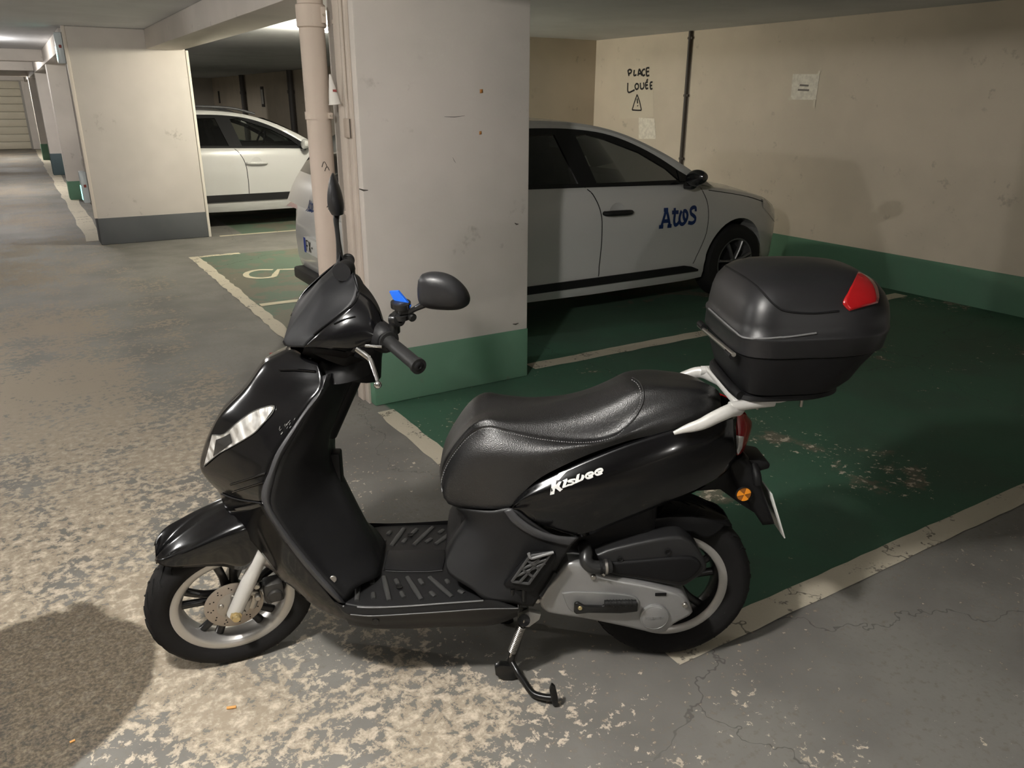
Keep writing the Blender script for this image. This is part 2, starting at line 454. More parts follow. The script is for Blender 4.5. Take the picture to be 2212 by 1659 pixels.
AXIS = (math.sin(RAKE), 0, math.cos(RAKE))
STEER = Frame((-.19, 0, .93), AXIS, math.radians(-24))
def skin(name, curves, m, parent=None, n=28, k=5, fr=B, mirror=True, lin=False, sharp=38, thick=0.0, closed=False, capends=False):
    """surface through a list of curves; each point is a pixel with its lateral depth t, or (s, t, z)"""
    rows0 = [crv([fr.pt(q) for q in c], n) for c in curves]
    rows = []
    nr = len(rows0)
    m_ = (nr-1)*k+1
    for j in range(n):
        colp = [rows0[i][j] for i in range(nr)]
        if lin or nr == 2:
            c2 = []
            for a, b in zip(colp, colp[1:]): c2 += [a.lerp(b, q/k) for q in range(k)]
            c2.append(colp[-1])
        else:
            c2 = []
            for i in range(nr-1):
                p1, p2 = colp[i], colp[i+1]
                m1 = (p2-colp[i-1])*.5 if i > 0 else (p2-p1)
                m2 = (colp[i+2]-p1)*.5 if i < nr-2 else (p2-p1)
                for q in range(k):
                    t = q/k; t2, t3 = t*t, t*t*t
                    c2.append(p1*(2*t3-3*t2+1)+m1*(t3-2*t2+t)+p2*(-2*t3+3*t2)+m2*(t3-t2))
            c2.append(colp[-1])
        rows.append(c2)
    bm = bmesh.new()
    V = grid_into(bm, [[flip(fr.out(p)) for p in r] for r in rows], close_u=False)
    if mirror == 'sep':          # the other side is a piece of its own
        b2 = bmesh.new(); grid_into(b2, [[flip(fr.out(Vector((p.x, -p.y, p.z)))) for p in r] for r in rows])
        bmesh.ops.remove_doubles(b2, verts=b2.verts, dist=4e-4)
        o2 = finish(b2, name, m, parent or SCOOT, sharp=sharp)
        if thick:
            md = o2.modifiers.new('thickness', 'SOLIDIFY'); md.thickness = thick; md.offset = -1
    elif mirror:
        grid_into(bm, [[flip(fr.out(Vector((p.x, -p.y, p.z)))) for p in r] for r in rows])
    bmesh.ops.remove_doubles(bm, verts=bm.verts, dist=4e-4)
    if capends:
        bmesh.ops.holes_fill(bm, edges=[e for e in bm.edges if e.is_boundary], sides=0)
    o = finish(bm, name, m, parent or SCOOT, sharp=sharp)
    if thick:
        md = o.modifiers.new('thickness', 'SOLIDIFY'); md.thickness = thick; md.offset = -1
    return o
def L(q, fr=B):            # point -> mesh coordinates
    return flip(fr.out(fr.pt(q)))
def ring_loft(name, rings, m, parent=None, fr=B, capends=True, sharp=38):
    """closed rings of (s, t, z) points"""
    bm = bmesh.new()
    V = grid_into(bm, [[flip(fr.out(p)) for p in r] for r in rings], close_u=True)
    if capends: cap(bm, V[0]); cap(bm, V[-1])
    return finish(bm, name, m, parent or SCOOT, sharp=sharp)
def sbox(name, lo, hi, m, parent=None, bev=.003, fr=B, rot=None):
    """box in frame coordinates (s, t, z)"""
    bm = bmesh.new(); box_into(bm, lo, hi, bev)
    for v in bm.verts: v.co = flip(fr.out(v.co))
    return finish(bm, name, m, parent or SCOOT)
def stube(name, path, rad, m, parent=None, fr=B, n=12, res=None, flat=1.0, up=None):
    return tube(name, [L(q, fr) for q in path], rad, m, parent or SCOOT, n, res, flat, flip(fr.R @ Vector(up)) if up else None)
def slathe(name, prof, c, ax, m, parent=None, fr=B, n=32, closed=False, sharp=38):
    return lathe(name, prof, L(c, fr), flip(fr.R @ Vector(ax)), m, parent or SCOOT, n, closed, sharp)
def sprism(name, pts, ext, m, parent=None, fr=B, bev=.002, sharp=38, seg=2):
    """outline of points at one depth t, extruded by ext (s, t, z)"""
    return prism(name, [L(q, fr) for q in pts], flip(fr.R @ Vector(ext)), m, parent or SCOOT, bev, seg, sharp)
def bvh(o):
    me = o.data; return BVHTree.FromPolygons([v.co.copy() for v in me.vertices], [tuple(p.vertices) for p in me.polygons])
def caster(objs, off=.002):
    trees = [bvh(o) for o in objs]; org = flip(CL)
    def hit(u, v, extra=0.0):
        d = flip(ray_loc(u, v)).normalized(); best = None
        for t in trees:
            h = t.ray_cast(org, d)
            if h[0] is not None and (best is None or h[3] < best[3]): best = h
        if best is None: return None
        nn = best[1]
        if nn.dot(d) > 0: nn = -nn
        return best[0]+nn*(off+extra)
    return hit
def sticker(name, outline, hit, m, parent, n=14, k=8, extra=0.0, split=None):
    """patch laid on a surface: outline = (upper px curve, lower px curve)"""
    up = crv([(a, b, 0) for a, b in outline[0]], n); lo = crv([(a, b, 0) for a, b in outline[1]], n)
    rows = []; last = None
    for a, b in zip(up, lo):
        r = []
        for q in range(k+1):
            p = a.lerp(b, q/k); h = hit(p.x, p.y, extra)
            if h is None: h = last or Vector((0, 0, 0))
            last = h; r.append(h)
        rows.append(r)
    bm = bmesh.new(); grid_into(bm, rows)
    return finish(bm, name, m, parent)
def seam(name, px, hit, m, parent, r=.0016, n=30, lin=False):
    """raised bead or stitch line laid on a surface"""
    pts = [hit(p.x, p.y) for p in crv([(a, b, 0) for a, b in px], n, lin)]
    pts = [p for p in pts if p is not None]
    return tube(name, pts, r, m, parent, 6)

# ------------------------------------------------------------------ scooter materials
GLOSS = mat('gloss_black_paint', (.003, .003, .0035), .16, coat=.3, spec=.45)
SATIN = mat('satin_black_plastic', (.0085, .0085, .009), .48, bump=(900, .10, 1), spec=.42)
MATTE = mat('matte_black_plastic', (.006, .006, .0065), .55, spec=.28)
DARKG = mat('dark_grey_plastic', (.016, .016, .0165), .42, spec=.45)
RUBBER = mat('tyre_rubber', (.010, .0095, .0095), .72, bump=(300, .12, 1), spec=.25)
GRIPM = mat('grip_rubber', (.012, .012, .012), .5, spec=.4)
LEATH = None
t_ = NT('seat_vinyl'); t_.set(Roughness=.40); t_.put(t_.b.inputs['Base Color'], (.008, .008, .0085)); t_.b.inputs['Specular IOR Level'].default_value = .9
_v = t_.n('ShaderNodeTexVoronoi'); _v.inputs['Scale'].default_value = 420; t_.link(t_.obj(), _v.inputs['Vector'])
t_.bump(_v.outputs['Distance'], .45, .0012); LEATH = t_.m
THREAD = mat('grey_thread', (.22, .22, .22), .7)
SILV = mat('silver_paint', (.34, .34, .335), .36, .55)
RAILM = mat('silver_rail_paint', (.62, .61, .58), .33, .15)
RIMM = mat('machined_rim', (.52, .51, .49), .36, .75)
RIMD = mat('black_rim_paint', (.014, .014, .015), .3, .2, coat=.3)
STEEL = mat('steel', (.45, .43, .40), .33, .95)
DISCM = mat('brake_disc_steel', (.42, .37, .32), .42, .7)
CHROME = mat('chrome', (.75, .74, .72), .1, 1.0)
BRASS = mat('brass_bolt', (.65, .52, .28), .35, .8)
BLKMET = mat('black_metal', (.012, .012, .012), .3, .3, coat=.4)
RED = mat('red_lens', (.35, .006, .008), .2, coat=.8)
AMBER = mat('amber_lens', (.85, .30, .02), .25, coat=.5, emit=((.9, .3, .02), .02))  # reflector facets, with a faint glow put into the colour
AMBD = mat('dark_amber_lens', (.30, .10, .01), .3, coat=.5)
BLUE = mat('blue_plastic', (.015, .12, .62), .4)
WPLATE = mat('white_plate', (.75, .75, .72), .4)
LETW = mat('white_letter', (.80, .80, .78), .3, .1)
LENS = None
t_ = NT('clear_lens'); _tr = t_.n('ShaderNodeBsdfTransparent'); _gl = t_.n('ShaderNodeBsdfGlossy'); _gl.inputs['Roughness'].default_value = .06; _mx = t_.n('ShaderNodeMixShader')
_mx.inputs[0].default_value = .08; t_.link(_tr.outputs[0], _mx.inputs[1]); t_.link(_gl.outputs[0], _mx.inputs[2]); t_.link(_mx.outputs[0], t_.t.nodes['Material Output'].inputs['Surface']); LENS = t_.m
BOWL = None
t_ = NT('lamp_reflector'); t_.set(Roughness=.30, Metallic=.55)
_p = t_.mapv(t_.obj(), (1, 1, 1.6), (0, 0, 0), (0, .6, .4))
_w = t_.n('ShaderNodeTexWave'); _w.inputs['Scale'].default_value = 9; _w.inputs['Distortion'].default_value = 5; t_.link(_p, _w.inputs['Vector'])
t_.put(t_.b.inputs['Base Color'], t_.mix(t_.ramp(t_.noise(30, 2, .5, t_.obj()), .42, .6), (.88, .87, .84), (.60, .58, .54)))
t_.bump(_w.outputs['Fac'], .5, .01); BOWL = t_.m

# ------------------------------------------------------------------ rear wheel
def tyre_prof(R, hw, r0):
    return [(r0, -hw*.62), (r0+.012, -hw*.80), (R-.040, -hw*.98), (R-.022, -hw*.95), (R-.010, -hw*.80), (R-.003, -hw*.5), (R, 0),
            (R-.003, hw*.5), (R-.010, hw*.80), (R-.022, hw*.95), (R-.040, hw*.98), (r0+.012, hw*.80), (r0, hw*.62)]
def wheel(name, c, R, hw, rr, fr, disc=False, nspoke=5, hub_t=0.0, vis=1):
    c = Vector(c)
    ty = slathe(name, tyre_prof(R, hw, rr), c, (0, 1, 0), RUBBER, fr=fr, n=72, sharp=60)
    # tread grooves: raised slanted bars, the grooves' shade painted near-black
    bm = bmesh.new()
    nb = 30
    for side in (1, -1):
        for i in range(nb):
            a0 = 2*PI*(i+(.5 if side < 0 else 0))/nb
            pts = []
            for q in range(5):
                f = q/4; tt = side*hw*(.12+.72*f); rad = R-.0010-(.002*f+.012*f**3); a = a0+.12*f+(.05 if q > 2 else 0)
                pts.append(c+Vector((math.cos(a)*rad, tt, math.sin(a)*rad)))
            tube_into(bm, [flip(fr.out(p)) for p in pts], .0034, 4)
    tag(finish(bm, 'tread_groove', mat('tread_shadow', (.003, .003, .003), .9), ty), kind='stuff')
    # rim: machined lips, dark barrel
    lip = [(rr+.004, hw*.60), (rr+.004, hw*.70), (rr-.003, hw*.72), (rr-.017, hw*.66), (rr-.020, hw*.58)]
    slathe('rim_lip', lip, c, (0, 1, 0), RIMM, ty, fr, 72, sharp=50)
    slathe('rim_lip', [(a, -b) for a, b in lip], c, (0, 1, 0), RIMM, ty, fr, 72, sharp=50)
    slathe('rim_barrel', [(rr-.020, hw*.58), (rr-.028, hw*.35), (rr-.030, -.01), (rr-.028, -hw*.35), (rr-.020, -hw*.58)], c, (0, 1, 0), RIMM if disc else RIMD, ty, fr, 64)
    slathe('hub', [(1e-5, -.04), (.03, -.04), (.036, -.03), (.036, .03), (.03, .04), (1e-5, .04)], c, (0, 1, 0), RIMD, ty, fr, 28)
    for i in range(nspoke):
        a = 2*PI*i/nspoke+.35
        for da in (-.17, .17):
            p0 = c+Vector((math.cos(a+da*2.2)*.030, 0, math.sin(a+da*2.2)*.030)); p1 = c+Vector((math.cos(a+da)*.085, .004, math.sin(a+da)*.085)); p2 = c+Vector((math.cos(a+da*1.1)*(rr-.027), .002, math.sin(a+da*1.1)*(rr-.027)))
            stube('spoke', [p0, p1, p2], [.015, .012, .013], RIMD, ty, fr, 10, 7, .75)
    return ty
RWC = (.659, 0, .243)
rw = wheel('rear_wheel', RWC, .241, .058, .1635, B)
# ------------------------------------------------------------------ front wheel and fork
FWC = Vector((-.600, 0, .231))
_f = STEER.inn(FWC)   # wheel centre expressed in the unsteered frame keeps to the middle plane
FC = Vector((-.602, 0, .229))
fw_ = wheel('front_wheel', FC, .229, .052, .1635, STEER, disc=True)
# brake disc with holes shown by dark bores
dsc = slathe('brake_disc', [(.044, .036), (.078, .036), (.080, .037), (.080, .039), (.078, .040), (.044, .040)], FC, (0, 1, 0), DISCM, fw_, STEER, 56, closed=True)
bm = bmesh.new()
for i in range(12):
    for rr_, da in ((.056, 0), (.063, .10), (.070, .02)) if i % 2 == 0 else ((.059, 0), (.067, .1)):
        a = 2*PI*i/12+da; p = FC+Vector((math.cos(a)*rr_, .0402, math.sin(a)*rr_))
        lathe_into(bm, [(1e-5, .0004), (.0022, .0003), (.0022, -.003)], flip(STEER.out(p)), flip(STEER.R @ Vector((0, 1, 0))), 8)
tag(finish(bm, 'disc_hole', mat('hole_black', (.003, .003, .003), .9), fw_), kind='stuff')
slathe('disc_carrier', [(.02, .03), (.044, .036), (.047, .040), (.036, .044), (.018, .048), (1e-5, .048)], FC, (0, 1, 0), STEEL, fw_, STEER, 32)
for i in range(5):
    a = 2*PI*i/5+.3; p = FC+Vector((math.cos(a)*.036, .043, math.sin(a)*.036))
    slathe('disc_bolt', disc_prof(.007, .006, .0015), p, (0, 1, 0), STEEL, fw_, STEER, 10)
a = 2.55; p = FC+Vector((math.cos(a)*.135, .02, math.sin(a)*.135))
stube('valve', [p, p+Vector((.03, .012, -.012))], .004, MATTE, fw_, STEER, 8)
for sd in (1, -1):
    bot = FC+Vector((.0, .066*sd, 0)); dirv = Vector(AXIS)
    top = bot+dirv*.40+Vector((.012, 0, 0)); mid = bot+dirv*.17
    fk = stube('fork_leg', [bot-dirv*.012, bot+dirv*.02, mid, bot+dirv*.24], [.020, .021, .0205, .0205], RAILM if sd > 0 else SILV, None, STEER, 18, 12)
    stube('fork_tube', [bot+dirv*.23, top], .015, STEEL, fk, STEER, 14)
    slathe('axle_nut', [(1e-5, .0), (.016, 0), (.016, .006), (.012, .007), (.012, .016), (.010, .018), (1e-5, .018)], bot+Vector((0, .014*sd, 0)), (0, sd, 0), BRASS if sd > 0 else STEEL, fk, STEER, 8)
    if sd > 0:
        c0 = bot+dirv*.055+Vector((.052, -.012, 0))
        stube('caliper_bracket', [bot+dirv*.07, bot+dirv*.05+Vector((.04, -.006, 0)), bot+dirv*-.005+Vector((.05, -.006, 0))], .012, STEEL, fk, STEER, 8, 8, .6)
        cal = sbox('brake_caliper', (c0.x+.005, c0.y-.03, c0.z-.055), (c0.x+.062, c0.y+.016, c0.z+.018), mat('caliper_grey', (.05, .048, .045), .45, .4), fk, .012, STEER)
        slathe('caliper_piston', disc_prof(.021, .012, .004), (c0.x+.034, c0.y+.012, c0.z-.022), (0, 1, 0), mat('caliper_grey', (.05, .048, .045), .45, .4), fk, STEER, 20)
        for q in ((.0, .03), (-.002, -.012)):
            slathe('caliper_bolt', disc_prof(.009, .012, .002), (c0.x-.010+q[0], c0.y+.012, c0.z+q[1]), (0, 1, 0), STEEL, fk, STEER, 12)
        stube('brake_hose', [(c0.x+.055, c0.y, c0.z-.03), (c0.x+.075, c0.y, c0.z+.05), (c0.x+.07, c0.y-.02, c0.z+.16), (c0.x+.06, c0.y-.05, c0.z+.26)], .006, MATTE, fk, STEER, 8, 20)
# front mudguard, turning with the wheel
FT = .075
def sil(c, tt, fr, dz=0.0, ds=0.0, keep=None):
    """far silhouette px curve -> the same profile on the near side at lateral offset tt"""
    out = []
    for i, (u, v) in enumerate(c):
        q = tt[i] if isinstance(tt, (list, tuple)) else tt
        p = fr.P(u, v, -q); out.append((p.x+ds, (q if keep is None else keep), p.z+dz))
    return out
FS = [(336, 1203), (350, 1179), (377, 1150), (410, 1124), (447, 1101), (480, 1084), (512, 1072), (545, 1066)]
fend = skin('front_mudguard', [
    [(334, 1210, .030), (343, 1218, .054), (369, 1226, .064), (437, 1224, .070), (483, 1224, .072), (513, 1231, .074), (529, 1230, .076), (545, 1215, .076)],
    [(337, 1207, .026), (356, 1206, .058), (400, 1193, .072), (465, 1170, .080), (500, 1158, .082), (531, 1150, .082), (556, 1146, .078), (575, 1150, .076)],
    sil(FS, [.014, .027, .036, .042, .044, .044, .044, .044], STEER),
    sil(FS, [.014, .027, .036, .042, .044, .044, .044, .044], STEER, .006, 0, 0.0),
], GLOSS, fr=STEER, n=30, k=6, thick=.0015)
# ------------------------------------------------------------------ front apron (gloss), leg shield (satin)
R_EDGE = [(685, 785, .105), (696, 812, .125), (697, 838, .140), (675, 862, .158), (632, 923, .182), (595, 981, .200), (579, 1024, .207), (566, 1055, .211), (566, 1088, .211)]
R_LOW = [(566, 1088, .211), (598, 1145, .205), (639, 1202, .200), (689, 1262, .196), (726, 1305, .196)]
FRONT = [(640, 757, .045), (606, 774, .055), (579, 790, .06), (537, 846, .066), (486, 899, .07), (462, 939, .068), (446, 979, .062), (440, 1016, .058), (459, 1047, .060), (474, 1062, .065), (489, 1103, .075)]
def shift(c, ds, t=0.0, dz=0.0):
    out = []
    for i, q in enumerate(c):
        p = B.pt(q); f = i/(len(c)-1)
        out.append((p.x+ds, t, p.z+dz-0.03*0))
    return out
MIDA = [(660, 770, .080), (650, 790, .095), (632, 815, .112), (602, 865, .125), (556, 915, .138), (528, 955, .140), (508, 993, .136), (500, 1030, .132), (505, 1058, .132), (512, 1074, .134), (522, 1100, .140)]
apron = skin('front_apron', [shift(FRONT, -.024), shift(FRONT, -.018, .03), FRONT, MIDA, R_EDGE], GLOSS, n=40, k=7, thick=.003)
apron['label'] = 'gloss black front apron'
lowf = skin('lower_fairing', [
    [(489, 1103, .075), (515, 1138, .10), (545, 1172, .125), (570, 1202, .14), (604, 1248, .155), (634, 1271, .162), (664, 1298, .17), (701, 1323, .175), (735, 1337, .18), (760, 1345, .18)],
    [(522, 1096, .145), (548, 1135, .160), (575, 1170, .170), (600, 1205, .178), (630, 1243, .183), (655, 1266, .186), (682, 1290, .188), (712, 1311, .190), (737, 1322, .191), (757, 1330, .192)],
    [(566, 1086, .213), (582, 1115, .210), (604, 1150, .206), (628, 1185, .203), (655, 1220, .200), (680, 1250, .198), (703, 1277, .198), (722, 1300, .198), (738, 1307, .198), (752, 1313, .198)],
], GLOSS, n=30, k=6, thick=.003, mirror='sep')
# rim of the leg shield: satin strip, its lit grey put into a lighter colour
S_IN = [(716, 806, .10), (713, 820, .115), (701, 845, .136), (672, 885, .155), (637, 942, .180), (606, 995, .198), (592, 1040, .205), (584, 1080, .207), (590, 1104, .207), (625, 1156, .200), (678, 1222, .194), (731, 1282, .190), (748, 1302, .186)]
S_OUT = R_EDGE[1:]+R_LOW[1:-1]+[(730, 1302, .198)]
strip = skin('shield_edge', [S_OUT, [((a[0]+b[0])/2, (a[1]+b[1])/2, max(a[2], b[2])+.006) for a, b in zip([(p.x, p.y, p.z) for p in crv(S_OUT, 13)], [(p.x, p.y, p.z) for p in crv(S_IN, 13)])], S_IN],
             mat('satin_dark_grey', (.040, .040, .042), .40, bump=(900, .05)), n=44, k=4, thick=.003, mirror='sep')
# inner leg shield with its central hump
I_MID = [(735, 808, .07), (730, 830, .08), (716, 865, .095), (697, 912, .115), (672, 965, .135), (653, 1010, .145), (645, 1052, .150), (642, 1092, .152), (650, 1120, .152), (680, 1170, .150), (722, 1222, .150), (752, 1250, .155), (772, 1268, .158)]
I_FOLD = [(752, 806, .05), (746, 834, .05), (732, 872, .055), (716, 920, .062), (706, 965, .066), (703, 1008, .066), (706, 1050, .066), (716, 1085, .068), (728, 1110, .070), (755, 1160, .075), (782, 1205, .08), (803, 1228, .085), (816, 1246, .09)]
I_CEN = [(773, 806, .0), (766, 822, .0), (744, 868, .0), (722, 920, .0), (713, 948, .0), (716, 972, .0), (726, 1000, .0), (742, 1034, .0), (752, 1054, .0), (771, 1093, .0), (790, 1132, .0), (810, 1172, .0), (828, 1212, .0)]
inner = skin('leg_shield', [S_IN, I_MID, I_FOLD, [(a[0]*.35+b[0]*.65, a[1]*.35+b[1]*.65, .035) for a, b in zip(I_FOLD, I_CEN)], I_CEN], SATIN, n=40, k=5, thick=.003)
# bag hook and latch on the hump
sbox('bag_hook', (B.P(722, 975, .0).x-.02, -.022, B.P(730, 1045, 0).z), (B.P(734, 990, .0).x+.004, .022, B.P(722, 974, 0).z), MATTE, inner, .006)
# upper collar where the steering column enters
col = ring_loft('steering_collar', [[(c[0]+rx*math.cos(a), ry*math.sin(a), c[2]+rx*math.cos(a)*.12) for a in (2*PI*i/24 for i in range(24))] for c, rx, ry in
      (((-.235, 0, .895), .085, .105), ((-.222, 0, .925), .078, .098), ((-.215, 0, .945), .066, .086), ((-.208, 0, .955), .052, .07))], SATIN)
stube('steering_column', [(-.30, 0, .72), (-.19, 0, .95), (-.165, 0, 1.0)], .032, MATTE, None, B, 18)
# headlamp and details laid on the apron
hitA = caster([apron, lowf], .003)
for sd in (0,):
    bowl = sticker('headlamp_reflector', ([(460, 941), (484, 940), (513, 916), (547, 892), (579, 880), (592, 879)], [(443, 1004), (473, 980), (500, 965), (531, 947), (560, 926), (592, 884)]), hitA, BOWL, apron, 22, 10)
    lens = sticker('headlamp_lens', ([(461, 940), (484, 939), (513, 915), (547, 891), (579, 879), (594, 878)], [(441, 1008), (473, 981), (500, 966), (531, 948), (562, 926), (594, 883)]), hitA, LENS, apron, 22, 10, extra=.006)
    for nm, rimc in (('headlamp_rim', [(461, 940), (484, 939), (513, 915), (547, 891), (579, 879), (594, 878), (590, 892), (568, 917), (552, 934), (531, 948), (500, 966), (473, 981), (441, 1008)]),):
        seam(nm, rimc, hitA, mat('lamp_rim', (.25, .25, .24), .2, .6), apron, .0014, 60)
    sticker('headlamp_bulb_cover', ([(470, 950), (486, 944), (500, 936)], [(464, 985), (485, 970), (505, 955)]), hitA, mat('bulb_cover', (.10, .10, .10), .15, .8), apron, 8, 5, extra=.002)
# the far headlamp seen over the nose, mirrored on the other side
for o in [c for c in apron.children if c.name.startswith('headlamp')]:
    c = o.copy(); c.data = o.data.copy(); COL.objects.link(c); c.parent = apron
    for v in c.data.vertices: v.co.y = -v.co.y
hitS = caster([apron, lowf, strip], .001)
seam('panel_gap', [(480, 1066), (515, 1078), (566, 1086)], hitA, MATTE, apron, .002, 20)
seam('panel_crease', [(500, 1046), (540, 1034), (590, 1018)], hitA, GLOSS, apron, .0025, 20)
seam('panel_crease', [(505, 1062), (545, 1050), (578, 1040)], hitA, GLOSS, apron, .0025, 20)
seam('panel_crease', [(605, 800), (640, 800), (682, 803)], hitA, GLOSS, apron, .003, 20)
# pale scratches in the paint
bm = bmesh.new()
for i in range(16):
    u = 592+random.uniform(0, 46)+i; v = 945-(u-592)*.62+random.uniform(-12, 10)
    a_, b_ = hitA(u, v), hitA(u+random.uniform(1, 4), v-random.uniform(3, 8))
    if a_ and b_: tube_into(bm, [a_-Vector((0, 0, 0)), b_], .0006, 4)
tag(finish(bm, 'scratch', mat('scratch_grey', (.18, .18, .17), .6), apron), kind='stuff')
# far indicator lump on the nose
sbox('nose_vent', (-.435, -.12, .865), (-.34, -.05, .90), MATTE, apron, .01, B)

# ------------------------------------------------------------------ floorboard
FZ = .311
flo = []
FL_EDGE = [(-.33, .10), (-.30, .155), (-.255, .190), (-.20, .207), (-.10, .212), (.02, .212), (.09, .208), (.13, .198), (.16, .18)]
ring = FL_EDGE+[(s_, -t_) for s_, t_ in FL_EDGE[::-1]]
bm = bmesh.new()
prism_into(bm, [flip(Vector((s_, t_, FZ-.02))) for s_, t_ in ring], (0, 0, .02), .006, 3)
flb = finish(bm, 'floorboard', SATIN, SCOOT)
RIBM = mat('floor_rib_plastic', (.040, .040, .039), .42)
def rib(u0, v0, u1, v1, r=.0085):
    a_, b_ = plane_pt(u0, v0), plane_pt(u1, v1)
    o = tube('rib', [flip(a_), flip(a_.lerp(b_, .5)), flip(b_)], [r*.8, r, r*.8], RIBM, flb, 10, None, 1.0)
    for v in o.data.vertices: v.co.z = FZ+.001+(v.co.z-FZ)*.55
    return o
def plane_pt(u, v, z=FZ):
    d = ray_loc(u, v); k = (z-CL.z)/d.z; return CL+d*k
for q in ((774, 1248, 771, 1298), (829, 1246, 841, 1298), (880, 1247, 911, 1296), (928, 1247, 977, 1290), (873, 1142, 846, 1179), (935, 1139, 894, 1178), (985, 1145, 941, 1176)): rib(*q)
for q in ((750, 1268, 747, 1281), (804, 1252, 804, 1262), (806, 1281, 807, 1294), (855, 1252, 860, 1263), (866, 1279, 873, 1291), (906, 1252, 914, 1263), (930, 1279, 940, 1289), (964, 1253, 970, 1261), (991, 1276, 1002, 1282),
          (844, 1148, 838, 1155), (831, 1167, 826, 1173), (901, 1143, 890, 1154), (877, 1165, 870, 1173), (958, 1145, 948, 1152), (932, 1164, 920, 1172)): rib(*q, r=.0075)
hatch_px = [(840, 1191), (960, 1189), (962, 1208), (956, 1233), (890, 1235), (832, 1232), (831, 1225), (835, 1208)]
prism('floor_hatch', [flip(plane_pt(a, b_)) for a, b_ in hatch_px], (0, 0, .004), SATIN, flb, .0015)
_we = mat('pale_edge_grey', (.16, .16, .16), .35)  # paler grey for raised edges and beads
tube('hatch_edge', [flip(plane_pt(a, b_, FZ+.004)) for a, b_ in ((833, 1233), (860, 1234.5), (890, 1235), (925, 1234.5), (956, 1232))], .0010, mat('hatch_edge_grey', (.07, .07, .07), .4), flb, 6)
tube('hatch_gap', [flip(plane_pt(a, b_, FZ+.0005)) for a, b_ in ((829, 1233), (832, 1212), (839, 1190))], .002, mat('hole_black', (.003, .003, .003), .9), flb, 6)
for a, b_ in ((863, 1270), (886, 1158)):
    lathe('floor_screw', [(.009, .003), (.009, .0055), (.005, .004), (1e-5, .002)], flip(plane_pt(a, b_)), (0, 0, 1), BLKMET, flb, 14)
# pale edge bead, sill and underside
edge_path = [(p[0], p[1]+.001, FZ-.004) for p in FL_EDGE]
skirt = skin('side_skirt', [
    [(724, 1300, .197), (745, 1309, .212), (800, 1311, .214), (880, 1308, .214), (960, 1302, .213), (1045, 1296, .210), (1070, 1297, .204), (1085, 1300, .196)],
    [(728, 1306, .199), (748, 1325, .217), (800, 1329, .219), (880, 1326, .219), (960, 1321, .218), (1045, 1315, .214), (1090, 1314, .206), (1122, 1314, .196)],
    [(735, 1317, .197), (757, 1330, .214), (805, 1332, .216), (880, 1330, .216), (960, 1324, .215), (1045, 1318, .211), (1090, 1317, .203), (1122, 1316, .193)],
    [(745, 1333, .185), (765, 1341, .198), (810, 1347, .200), (880, 1346, .200), (960, 1343, .198), (1040, 1342, .192), (1080, 1336, .186), (1118, 1322, .182)],
    [(760, 1346, .165), (785, 1351, .170), (820, 1354, .172), (880, 1354, .172), (960, 1350, .170), (1040, 1348, .166), (1080, 1342, .162), (1118, 1327, .160)],
    [(-.25, 0, .235), (-.2, 0, .215), (-.15, 0, .21), (-.05, 0, .21), (.05, 0, .21), (.14, 0, .215), (.18, 0, .22), (.22, 0, .24)],
], SATIN, n=40, k=4)
hitK = caster([skirt], .0012)
seam('bright_edge', [(742, 1309), (800, 1312), (880, 1309), (960, 1303), (1044, 1297)], hitK, mat('pale_edge_grey', (.16, .16, .16), .35), skirt, .0022, 40)
seam('skirt_line', [(757, 1327), (800, 1330), (880, 1326), (960, 1321), (1045, 1315), (1119, 1314)], hitK, mat('pale_edge_grey', (.16, .16, .16), .35), skirt, .0014, 40)
p_ = hitK(812, 1341)
lathe('skirt_screw', disc_prof(.010, .004, .001), p_, (0, -1, 0), BLKMET, skirt, 14)
lathe('shield_bolt', disc_prof(.010, .006, .001), L((719, 1250, .175)), (.3, -1, .2), STEEL, inner, 10)

# ------------------------------------------------------------------ body under the seat
under = skin('underseat_cover', [
    [(985, 1097, .0), (1003, 1118, .0), (990, 1145, .0), (970, 1170, .0), (962, 1185, .0)],
    [(985, 1097, .075), (1003, 1118, .08), (992, 1141, .09), (980, 1160, .10), (963, 1197, .115)],
    [(1000, 1100, .115), (1020, 1130, .12), (1005, 1165, .13), (985, 1200, .14), (968, 1238, .155)],
    [(1060, 1104, .145), (1065, 1140, .148), (1055, 1180, .155), (1035, 1225, .170), (1020, 1274, .190)],
    [(1108, 1099, .155), (1112, 1140, .156), (1102, 1185, .160), (1085, 1240, .172), (1050, 1297, .203)],
    [(1150, 1128, .160), (1150, 1160, .160), (1142, 1195, .162), (1128, 1240, .170), (1100, 1302, .195)],
    [(1200, 1157, .158), (1198, 1175, .158), (1190, 1200, .160), (1172, 1240, .166), (1128, 1308, .186)],
    [(1252, 1160, .150), (1236, 1178, .152), (1215, 1208, .155), (1190, 1250, .160), (1152, 1310, .175)],
], SATIN, n=24, k=5, thick=.004)
hitU = caster([under], .002)
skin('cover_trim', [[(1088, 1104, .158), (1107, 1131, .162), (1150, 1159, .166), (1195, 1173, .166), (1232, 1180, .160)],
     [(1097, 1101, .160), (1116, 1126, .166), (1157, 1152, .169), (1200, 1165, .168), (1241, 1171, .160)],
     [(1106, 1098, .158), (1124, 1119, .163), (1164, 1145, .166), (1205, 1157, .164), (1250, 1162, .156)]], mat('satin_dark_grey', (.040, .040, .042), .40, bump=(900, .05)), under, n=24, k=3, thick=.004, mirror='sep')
# raised diagonal edge of the cover
seam('cover_edge', [(1253, 1161), (1232, 1184), (1205, 1225), (1180, 1265), (1155, 1306)], caster([under], .0), SATIN, under, .008, 24)
